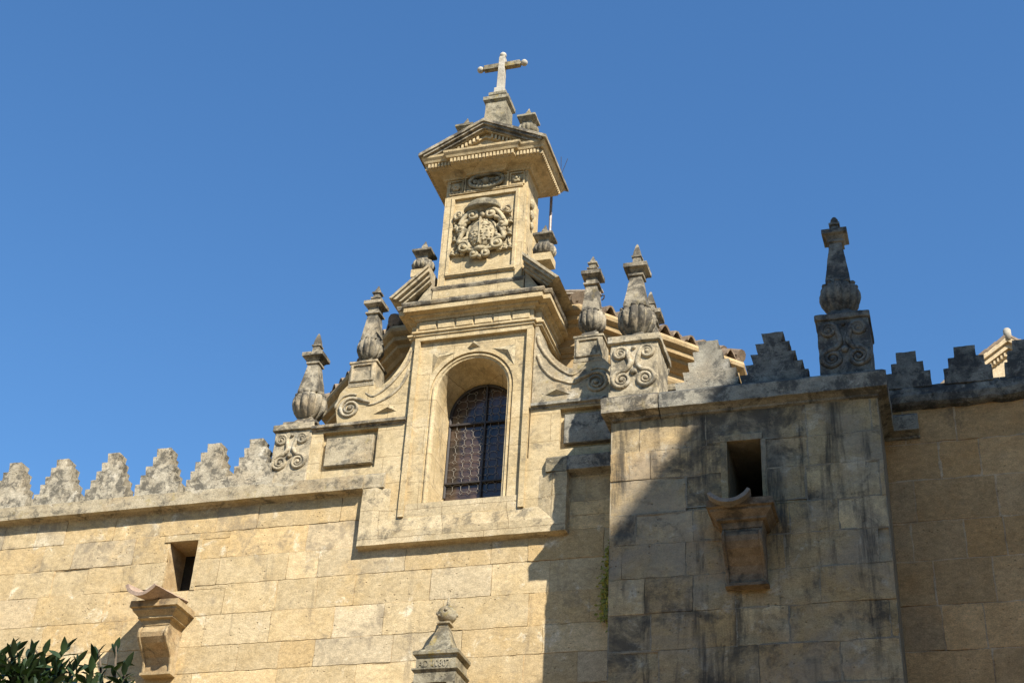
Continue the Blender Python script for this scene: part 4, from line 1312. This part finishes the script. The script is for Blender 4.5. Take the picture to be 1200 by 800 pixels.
# ------------------------------------------------------------------ small tabernacle low on the wall
tb = thing('stone_tabernacle', 'small lichened stone tabernacle with ball finial and carved date on the sunlit wall', 'tabernacle', (-6.22, 0, 7.0))
def lx(x): return x + 6.22
b = MB()
b.box(-0.275, 0.275, -0.46, 0.06, 0.0, 0.62); b.box(-0.275, -0.11, -0.46, 0.06, 0.62, 0.835); b.box(0.165, 0.275, -0.46, 0.06, 0.62, 0.835); b.box(-0.275, 0.275, -0.46, 0.06, 0.835, 0.98)
b.box(-0.2, 0.2, -0.25, 0.06, 0.6, 0.85)
b.build('body', M['old_stone'], tb, rough=(0.004, 8, 0.08))
b = MB(); b.box(-0.115, 0.17, -0.27, -0.255, 0.6, 0.84)
b.build('niche_back', M['void'], tb)  # near-black plate, the niche's shade put into its colour
b = MB()
b.box(-0.265, 0.265, -0.45, 0.05, 1.0, 1.20)
b.build('frieze', M['old_stone'], tb, rough=(0.003, 8, 0.08))
b = MB()
P4 = [(-0.265, 0.05), (-0.265, -0.45), (0.265, -0.45), (0.265, 0.05)]
b.sweep(P4, [(-0.03, 0.955), (0.01, 0.965), (0.03, 0.99), (0.04, 1.0), (0.04, 1.02), (-0.03, 1.035)], H)
b.build('lower_moulding', M['old_stone'], tb, rough=(0.003, 9, 0.07))
b = MB()
b.sweep(P4, [(-0.03, 1.155), (0.01, 1.165), (0.015, 1.185), (0.04, 1.20), (0.045, 1.235), (0.02, 1.26), (-0.03, 1.275), (-0.12, 1.29)], H)
b.box(-0.25, 0.25, -0.43, 0.05, 1.19, 1.285)
b.build('upper_moulding', M['old_stone'], tb, rough=(0.004, 8, 0.07))
b = MB()
b.square([(0.185, 1.28), (0.18, 1.33), (0.15, 1.37), (0.075, 1.60), (0.065, 1.62), (0.065, 1.66), (0.088, 1.675), (0.088, 1.70), (0.05, 1.715)], 0.0, -0.22)
b.build('roof', M['old_stone'], tb, rough=(0.004, 8, 0.07))
b = MB()
b.ball((0.015, -0.22, 1.815), 0.128, 18)
for a, z in ((0.3, 0.0), (2.1, 0.02), (3.7, 0.0), (4.9, 0.03), (4.1, -0.04)):
    b.ball((0.015 + 0.122 * math.cos(a), -0.22 + 0.122 * math.sin(a), 1.815 + z), 0.026, 8)
b.round([(0.03, 1.93), (0.026, 1.96), (0.02, 2.0), (0.012, 2.05)], 8, 0.02, -0.22)
b.build('ball_finial', M['old_stone'], tb, smooth=True)
for word, wx in (('AD', -0.165), ('10807', 0.065)):
    cu = bpy.data.curves.new('lettering', 'FONT')
    cu.body = word
    cu.size = 0.125
    cu.extrude = 0.004
    cu.align_x = 'CENTER'
    to = bpy.data.objects.new('lettering_curve', cu)
    COL.objects.link(to)
    bpy.context.view_layer.update()
    me = bpy.data.meshes.new_from_object(to.evaluated_get(bpy.context.evaluated_depsgraph_get()))
    bpy.data.objects.remove(to)
    me.materials.clear()
    me.materials.append(M['old_stone'])
    me.transform(Matrix.Translation((wx, -0.455, 1.045)) @ Matrix.Rotation(PI / 2, 4, 'X') @ Matrix.Diagonal((0.80, 1, 1, 1)))
    lt = bpy.data.objects.new('date_lettering', me)
    COL.objects.link(lt)
    lt.parent = tb

# ------------------------------------------------------------------ octagonal lantern behind
dr = thing('octagonal_dome_house', 'octagonal ochre drum with tiled roof rising behind the chapel front', 'dome house', (XC, 4.08, 8))
DC = Vector((-6.31, 4.24))
def octa(ap):
    r = ap / math.cos(PI / 8)
    return [(DC.x + r * math.cos(-PI / 2 - PI / 8 + k * PI / 4), DC.y + r * math.sin(-PI / 2 - PI / 8 + k * PI / 4)) for k in range(8)]
b = MB()
a = octa(3.27)
b.hexa([(x, y, 8.0) for x, y in a], [(x, y, 13.9) for x, y in a])
b.world('drum_wall', M['drum'], dr)
b = MB()
b.sweep(octa(3.27), [(0, 13.30), (0.02, 13.31), (0.03, 13.36), (0.06, 13.37), (0.09, 13.42), (0.10, 13.46), (0.02, 13.475), (0.02, 13.62), (0.06, 13.63), (0.11, 13.68), (0.20, 13.72),
                     (0.21, 13.77), (0.29, 13.80), (0.30, 13.87), (0.33, 13.885), (0.375, 13.92), (0.39, 13.97), (0.375, 14.02), (0.33, 14.045), (0.05, 14.06)], H, closed=True)
b.world('drum_cornice', M['drum'], dr, rough=(0.004, 6, 0.2))
# barrel-tile roof, one wavy sheet per face
ZE, SLOPE = 14.06, 0.62
for k in range(8):
    ap = 3.58
    ex = math.cos(-PI / 2 + k * PI / 4); ey = math.sin(-PI / 2 + k * PI / 4)     # outward
    tx, ty = -ey, ex
    half = ap * math.tan(PI / 8)
    pitch = 0.262
    nt = int(2 * half / pitch) + 1
    b = MB()
    rnd = random.Random(400 + k)
    rows = []
    nv = 11
    course = ap / nv
    per = 10
    nu = nt * per
    offs = [rnd.uniform(-0.035, 0.03) for _ in range(nt + 1)]
    lift = [rnd.uniform(-0.012, 0.015) for _ in range(nt + 1)]
    for j in range(nv):
        for e in (0, 1):
            d_out = ap - j * course - (course if e else 0)
            row = []
            for i in range(nu + 1):
                u = -half + 2 * half * i / nu
                ti = min(nt, int(i / per))
                ph = (i % per) / per
                dd = d_out + (offs[ti] if (e == 0) else 0) * (1.0 if j == 0 else 0.4)
                lim = max(0.0, d_out * math.tan(PI / 8))
                uu = max(-lim, min(lim, u))
                wv = math.sin(2 * PI * ph)
                zz = ZE + (ap - d_out) * SLOPE + 0.088 * (wv if wv > 0 else wv * 0.75) + 0.045 * (1 if e == 0 else 0) + lift[ti] * (1 if j == 0 else 0.4)
                row.append(b.v((DC.x + ex * dd + tx * uu, DC.y + ey * dd + ty * uu, zz)))
            rows.append(row)
    for A, B in zip(rows, rows[1:]):
        for i in range(nu):
            if (A[i].co - A[i + 1].co).length > 0.004 or (B[i].co - B[i + 1].co).length > 0.004:
                b.f([A[i], A[i + 1], B[i + 1], B[i]])
    o = b.world('tile_roof', M['tile'], dr)
    sol = o.modifiers.new('thickness', 'SOLIDIFY')
    sol.thickness = 0.028
    sol.offset = -1
b = MB()
for k in range(8):
    a0 = -PI / 2 - PI / 8 + k * PI / 4
    r = 3.58 / math.cos(PI / 8)
    hs = SLOPE * 3.58 / r
    for j in range(12):
        d = r + 0.03 - j * (r / 12)
        d2 = d - r / 12 * 1.12
        z1, z2 = ZE + 0.10 + (r - d) * hs, ZE + 0.07 + (r - d2) * hs
        p1 = Vector((DC.x + d * math.cos(a0), DC.y + d * math.sin(a0), z1))
        p2 = Vector((DC.x + max(d2, 0) * math.cos(a0), DC.y + max(d2, 0) * math.sin(a0), z2))
        b.tube([p1, p2], 0.11, 10, radii=[0.118, 0.098])
b.world('hip_tiles', M['tile'], dr, rough=(0.006, 7, 0.2))
b = MB()
b.ball((DC.x, DC.y, ZE + 3.5 * SLOPE + 0.1), 0.25, 12)
b.world('roof_apex', M['drum'], dr)

def plank(label, p, q, w):
    b = MB()
    p, q = Vector(p), Vector(q)
    d = (q - p).normalized()
    a = d.cross(Vector((0, 0, 1))).normalized() * w
    u = Vector((0, 0, 0.035))
    b.hexa([tuple(p - a), tuple(q - a), tuple(q + a), tuple(p + a)], [tuple(p - a + u), tuple(q - a + u), tuple(q + a + u), tuple(p + a + u)])
    o = b.build('board', M['wood'], None, bevel=0.004)
    tag(o, label, 'board', 'loose boards on the tiled roof')
plank('upper of two grey boards lying across the roof tiles', (-5.55, 1.10, 14.66), (-4.55, 1.05, 14.50), 0.04)
plank('lower of two grey boards lying across the roof tiles', (-5.45, 0.95, 14.50), (-4.55, 0.92, 14.36), 0.04)

# antenna pole, lightning wires
b = MB()
b.tube([(-5.44, 1.02, 14.4), (-5.445, 1.02, 17.2)], 0.024, 8)
o = b.build('antenna_pole', M['pole'], None, smooth=True)
tag(o, 'thin pinkish metal pole beside the upper tower under its cornice', 'pole')
b = MB()
b.tube([(-5.16, 0.55, 16.5), (-5.17, 0.55, 16.90)], 0.005, 6)
b.tube([(-5.16, 0.55, 16.52), (-5.06, 0.55, 16.84)], 0.005, 6)
b.tube([(-5.16, 0.55, 16.60), (-5.30, 0.55, 16.56)], 0.005, 6)
o = b.build('lightning_wire', M['iron'], None)
tag(o, 'thin forked wire on the right eave of the upper tower', 'wire')
b = MB()
b.tube([(-4.55, 0.86, 14.05), (-4.55, 0.86, 14.27), (-4.52, 0.86, 14.31), (-4.48, 0.86, 14.30), (-4.49, 0.86, 14.25), (-4.52, 0.86, 14.22)], 0.012, 6)
o = b.build('wire_hook', M['iron'], None)
tag(o, 'small bent wire hook sticking up from the eave tiles', 'hook')

# ------------------------------------------------------------------ far gabled building
fg = thing('gabled_building', 'distant pale stone gable with tiled verge, lit beyond the shaded merlons', 'building', (2.2, 14, 0))
b = MB()
ax_, az_ = 2.03, 20.92
sl = 0.72
W_ = 5.0
gp = [(ax_ - W_, 0), (ax_ + W_, 0), (ax_ + W_, az_ - W_ * sl - 0.35), (ax_, az_ - 0.35), (ax_ - W_, az_ - W_ * sl - 0.35)]
b.prism(ccw(gp), 14.0, 24.0)
b.world('wall', M['far'], fg)
b = MB()
for d0, d1, y in ((0.26, 0.40, 13.94), (0.12, 0.27, 13.86), (0.0, 0.13, 13.78)):
    for s in (1, -1):
        b.prism(ccw([(ax_, az_ - d0), (ax_, az_ - d1), (ax_ + s * (W_ + 0.3), az_ - d1 - (W_ + 0.3) * sl), (ax_ + s * (W_ + 0.3), az_ - d0 - (W_ + 0.3) * sl)]), y, 24.2)
for s in (1, -1):
    for i in range(60):
        x = 0.1 + i * 0.085
        z = az_ - 0.33 - x * sl
        b.box(ax_ + s * x - 0.02, ax_ + s * x + 0.02, 13.90, 13.95, z - 0.06, z + 0.03)
b.world('verge_cornice', M['far'], fg)
b = MB()
for s in (1, -1):
    for i in range(22):
        x0, x1 = i * 0.24, i * 0.24 + 0.26
        b.tube([(ax_ + s * x0, 13.86, az_ + 0.03 - x0 * sl), (ax_ + s * x1, 13.86, az_ + 0.0 - x1 * sl)], 0.09, 8)
    b.prism(ccw([(ax_, az_ + 0.04), (ax_, az_ - 0.02), (ax_ + s * (W_ + 0.4), az_ - 0.02 - (W_ + 0.4) * sl), (ax_ + s * (W_ + 0.4), az_ + 0.04 - (W_ + 0.4) * sl)]), 13.9, 24.3)
b.world('tile_roof', M['tile'], fg)
b = MB()
b.round([(0.09, az_ - 0.1), (0.09, az_ + 0.20), (0.06, az_ + 0.24), (0.0, az_ + 0.25)], 14, ax_ + 0.02, 13.84)
b.world('ridge_cap', M['white_stone'], fg, smooth=True)

# ------------------------------------------------------------------ bell tower to the right of the view: it throws the shade
tw = thing('bell_tower', 'tall limestone bell tower standing outside the right of the view', 'tower', (14, -10.4, 0))
Z0 = 27.55
b = MB()
b.box(10.0, 18.0, -15.85, -5.0, 0, Z0)
b.box(10.55, 17.5, -14.45, -6.0, Z0 - 0.05, 29.6)
b.world('tower_wall', M['tower'], tw)
for z in (9.0, 18.0):
    b = MB()
    b.sweep([(10.0, -5.0), (10.0, -15.85), (18.0, -15.85), (18.0, -5.0)], [(0, z), (0.12, z + 0.05), (0.12, z + 0.25), (0, z + 0.3)], H, closed=True)
    b.world('string_course', M['tower'], tw)
for z in (11.0, 20.0):
    for y in (-13.5, -10.4, -7.3):
        b = MB()
        ol = arch(y, 0.7, z, z + 3.0, 12)
        A = [b.v((9.96, yy, zz)) for yy, zz in ol]
        B = [b.v((10.1, yy, zz)) for yy, zz in ol]
        b.f(A); b.f(B[::-1])
        for i in range(len(A)): b.f([A[i], A[(i + 1) % len(A)], B[(i + 1) % len(A)], B[i]])
        b.world('window', M['void'], tw)  # dark slab on the wall, an opening's shade given by colour

# ------------------------------------------------------------------ unseen range added behind the camera to block low sky and cut fill
op = thing('sky_blocking_range', 'long limestone range added unseen behind the viewpoint to block low sky', 'building', (-8, -32, 0))
b = MB()
b.box(-60, 30, -38.0, -26.0, 0, 10.0)
b.world('wall', M['tower'], op)
b = MB()
b.prism_x([(-39.0, 9.98), (-25.3, 9.98), (-25.3, 10.2), (-32.0, 12.5), (-39.0, 10.2)], -60.5, 30.5)
b.world('tile_roof', M['tile'], op)
for i in range(14):
    x = -56 + i * 6.1
    b = MB()
    ol = arch(x, 1.3, 0.02, 3.6, 12)
    A = [b.v((xx, -25.95, zz)) for xx, zz in ol]
    B = [b.v((xx, -26.1, zz)) for xx, zz in ol]
    b.f(A); b.f(B[::-1])
    for i_ in range(len(A)): b.f([A[i_], A[(i_ + 1) % len(A)], B[(i_ + 1) % len(A)], B[i_]])
    b.world('dark_arch_panel', M['void'], op)  # flat near-black arch, colour stands in for the shade of an opening

# ------------------------------------------------------------------ plants
cp = thing('hanging_creeper', 'yellow green creeper hanging in the corner beside the buttress', 'creeper', (-4.1, -0.02, 8.6))
rnd = random.Random(8)
b = MB()
stems = []
for k in range(7):
    x = rnd.uniform(-4.12, -3.93)
    pts = [(x, -0.05, 9.78 - k * 0.03)]
    L = rnd.uniform(0.5, 1.15)
    for j in range(8):
        q = pts[-1]
        pts.append((q[0] + rnd.uniform(-0.035, 0.02), -0.05 - 0.03 * math.sin(j), q[2] - L / 8))
    stems.append(pts)
    b.tube(pts, 0.005, 5)
b.world('stem', M['bark'], cp)
b = MB()
for pts in stems:
    for j in range(110):
        i = rnd.randrange(len(pts) - 1)
        t = rnd.random()
        p = Vector(pts[i]).lerp(Vector(pts[i + 1]), t) + Vector((rnd.gauss(0, 0.035), rnd.uniform(-0.06, 0.0), rnd.gauss(0, 0.03)))
        s = rnd.uniform(0.02, 0.036)
        d = Vector((rnd.gauss(0, 1), rnd.gauss(0, 0.5), rnd.gauss(-0.5, 1))).normalized()
        a = d.cross(Vector((rnd.gauss(0, 0.3), -1, rnd.gauss(0, 0.3)))).normalized()
        b.f([b.v(tuple(p)), b.v(tuple(p + d * s + a * s * 0.6)), b.v(tuple(p + d * s * 2)), b.v(tuple(p + d * s - a * s * 0.6))])
b.world('foliage', M['creeper'], cp)

ot = thing('orange_tree', 'dark glossy leaved orange tree, its top shoots reaching into the photo', 'tree', (-4.95, -10.55, 0))
BASE = Vector((-4.95, -10.55, 0))
b = MB()
b.tube([(0, 0, -0.05), (0.02, 0.01, 0.6), (-0.03, 0.03, 1.2), (0.0, 0.0, 1.75)], 0.1, 12, radii=[0.15, 0.115, 0.10, 0.10])
CC = Vector((-4.98, -10.55, 3.13)) - BASE
shoots = [(-4.94, -10.54, 4.33), (-4.69, -10.61, 4.32), (-4.47, -10.65, 4.18), (-4.46, -10.35, 4.39), (-4.33, -10.39, 4.39), (-4.24, -10.40, 4.28), (-4.54, -10.91, 4.08),
          (-4.67, -10.20, 4.27), (-4.22, -10.36, 4.17), (-4.48, -10.73, 4.07), (-4.24, -10.66, 4.07), (-4.72, -10.78, 4.11), (-4.55, -10.43, 4.17), (-4.38, -10.25, 4.2),
          (-5.15, -10.6, 4.40), (-5.35, -10.4, 4.34), (-5.5, -10.9, 4.2), (-5.1, -10.95, 4.2), (-5.3, -10.1, 4.3), (-4.98, -10.3, 4.34), (-4.8, -10.45, 4.28)]
rnd = random.Random(77)
lim = []
for k in range(7):
    a = k * 2 * PI / 7 + 0.3
    e = CC + Vector((0.75 * math.cos(a), 0.75 * math.sin(a), 0.25 + 0.3 * rnd.random()))
    mid = Vector((0.3 * math.cos(a), 0.3 * math.sin(a), 2.3))
    b.tube([(0, 0, 1.7), tuple(mid), tuple(e)], 0.05, 8, radii=[0.075, 0.05, 0.022])
    lim.append(e)
for s_ in shoots:
    p = Vector(s_) - BASE
    near = min(lim, key=lambda q: (q - p).length)
    b.tube([tuple(near), tuple((near + p) * 0.5 + Vector((0, 0, 0.08))), tuple(p)], 0.01, 6, radii=[0.016, 0.011, 0.005])
b.build('trunk', M['bark'], ot, smooth=True)
b = MB()
def leaf(b, p, d, L, W, roll):
    d = d.normalized()
    side = d.cross(Vector((0, 0, 1)))
    if side.length < 0.1: side = Vector((1, 0, 0))
    side.normalize()
    nrm = side.cross(d).normalized()
    c, s = math.cos(roll), math.sin(roll)
    sd = side * c + nrm * s
    nm = nrm * c - side * s
    ts = (0.0, 0.18, 0.42, 0.68, 0.88, 1.0)
    ws = (0.05, 0.62, 1.0, 0.82, 0.38, 0.02)
    droop = L * 0.16
    mid, l_, r_ = [], [], []
    for t, w in zip(ts, ws):
        q = p + d * (L * t) - nm * (droop * t * t)
        mid.append(b.v(tuple(q)))
        l_.append(b.v(tuple(q + sd * (W * w * 0.5) + nm * (W * w * 0.16))))
        r_.append(b.v(tuple(q - sd * (W * w * 0.5) + nm * (W * w * 0.16))))
    for i in range(5):
        b.f([mid[i], mid[i + 1], l_[i + 1], l_[i]])
        b.f([r_[i], r_[i + 1], mid[i + 1], mid[i]])
def rosette(p, n, up_, spread, L):
    for k in range(n):
        a = k * 2.4 + rnd.uniform(-0.4, 0.4)
        el = rnd.uniform(-0.35, 1.0) if k > 2 else rnd.uniform(0.9, 1.4)
        d = Vector((math.cos(a) * math.cos(el), math.sin(a) * math.cos(el), math.sin(el))) + up_ * 0.3
        off = -up_ * (0.022 * k * rnd.uniform(0.6, 1.1))
        l = L * rnd.uniform(0.7, 1.15)
        leaf(b, p + off, d, l, l * rnd.uniform(0.34, 0.46), rnd.uniform(-0.7, 0.7))
for s_ in shoots:
    rosette(Vector(s_) - BASE - Vector((0, 0, 0.035)), rnd.randint(15, 20), Vector((rnd.gauss(0, 0.15), rnd.gauss(0, 0.15), 1)), 1, 0.098)
for k in range(330):
    a, u = rnd.uniform(0, 2 * PI), rnd.uniform(-0.75, 1.0)
    r = math.sqrt(1 - u * u)
    n_ = Vector((r * math.cos(a), r * math.sin(a), u))
    q = rnd.uniform(0.55, 1.0)
    p = CC + Vector((n_.x * 0.88, n_.y * 0.95, n_.z * 1.0)) * q
    p += Vector((0, 0, 0.1 * noise.noise(p * 3)))
    rosette(p, rnd.randint(7, 10), n_ * 0.8 + Vector((0, 0, 0.3)), 1, 0.115)
for k in range(330):
    p = Vector((rnd.uniform(-5.75, -4.27), rnd.uniform(-11.1, -10.15), rnd.uniform(3.80, 4.19))) - BASE
    if (p - CC).xy.length < 0.98:
        rosette(p, rnd.randint(8, 12), Vector((rnd.gauss(0, 0.3), rnd.gauss(0, 0.3), 1)), 1, 0.092)
b.build('crown', M['leaf'], ot, smooth=True)
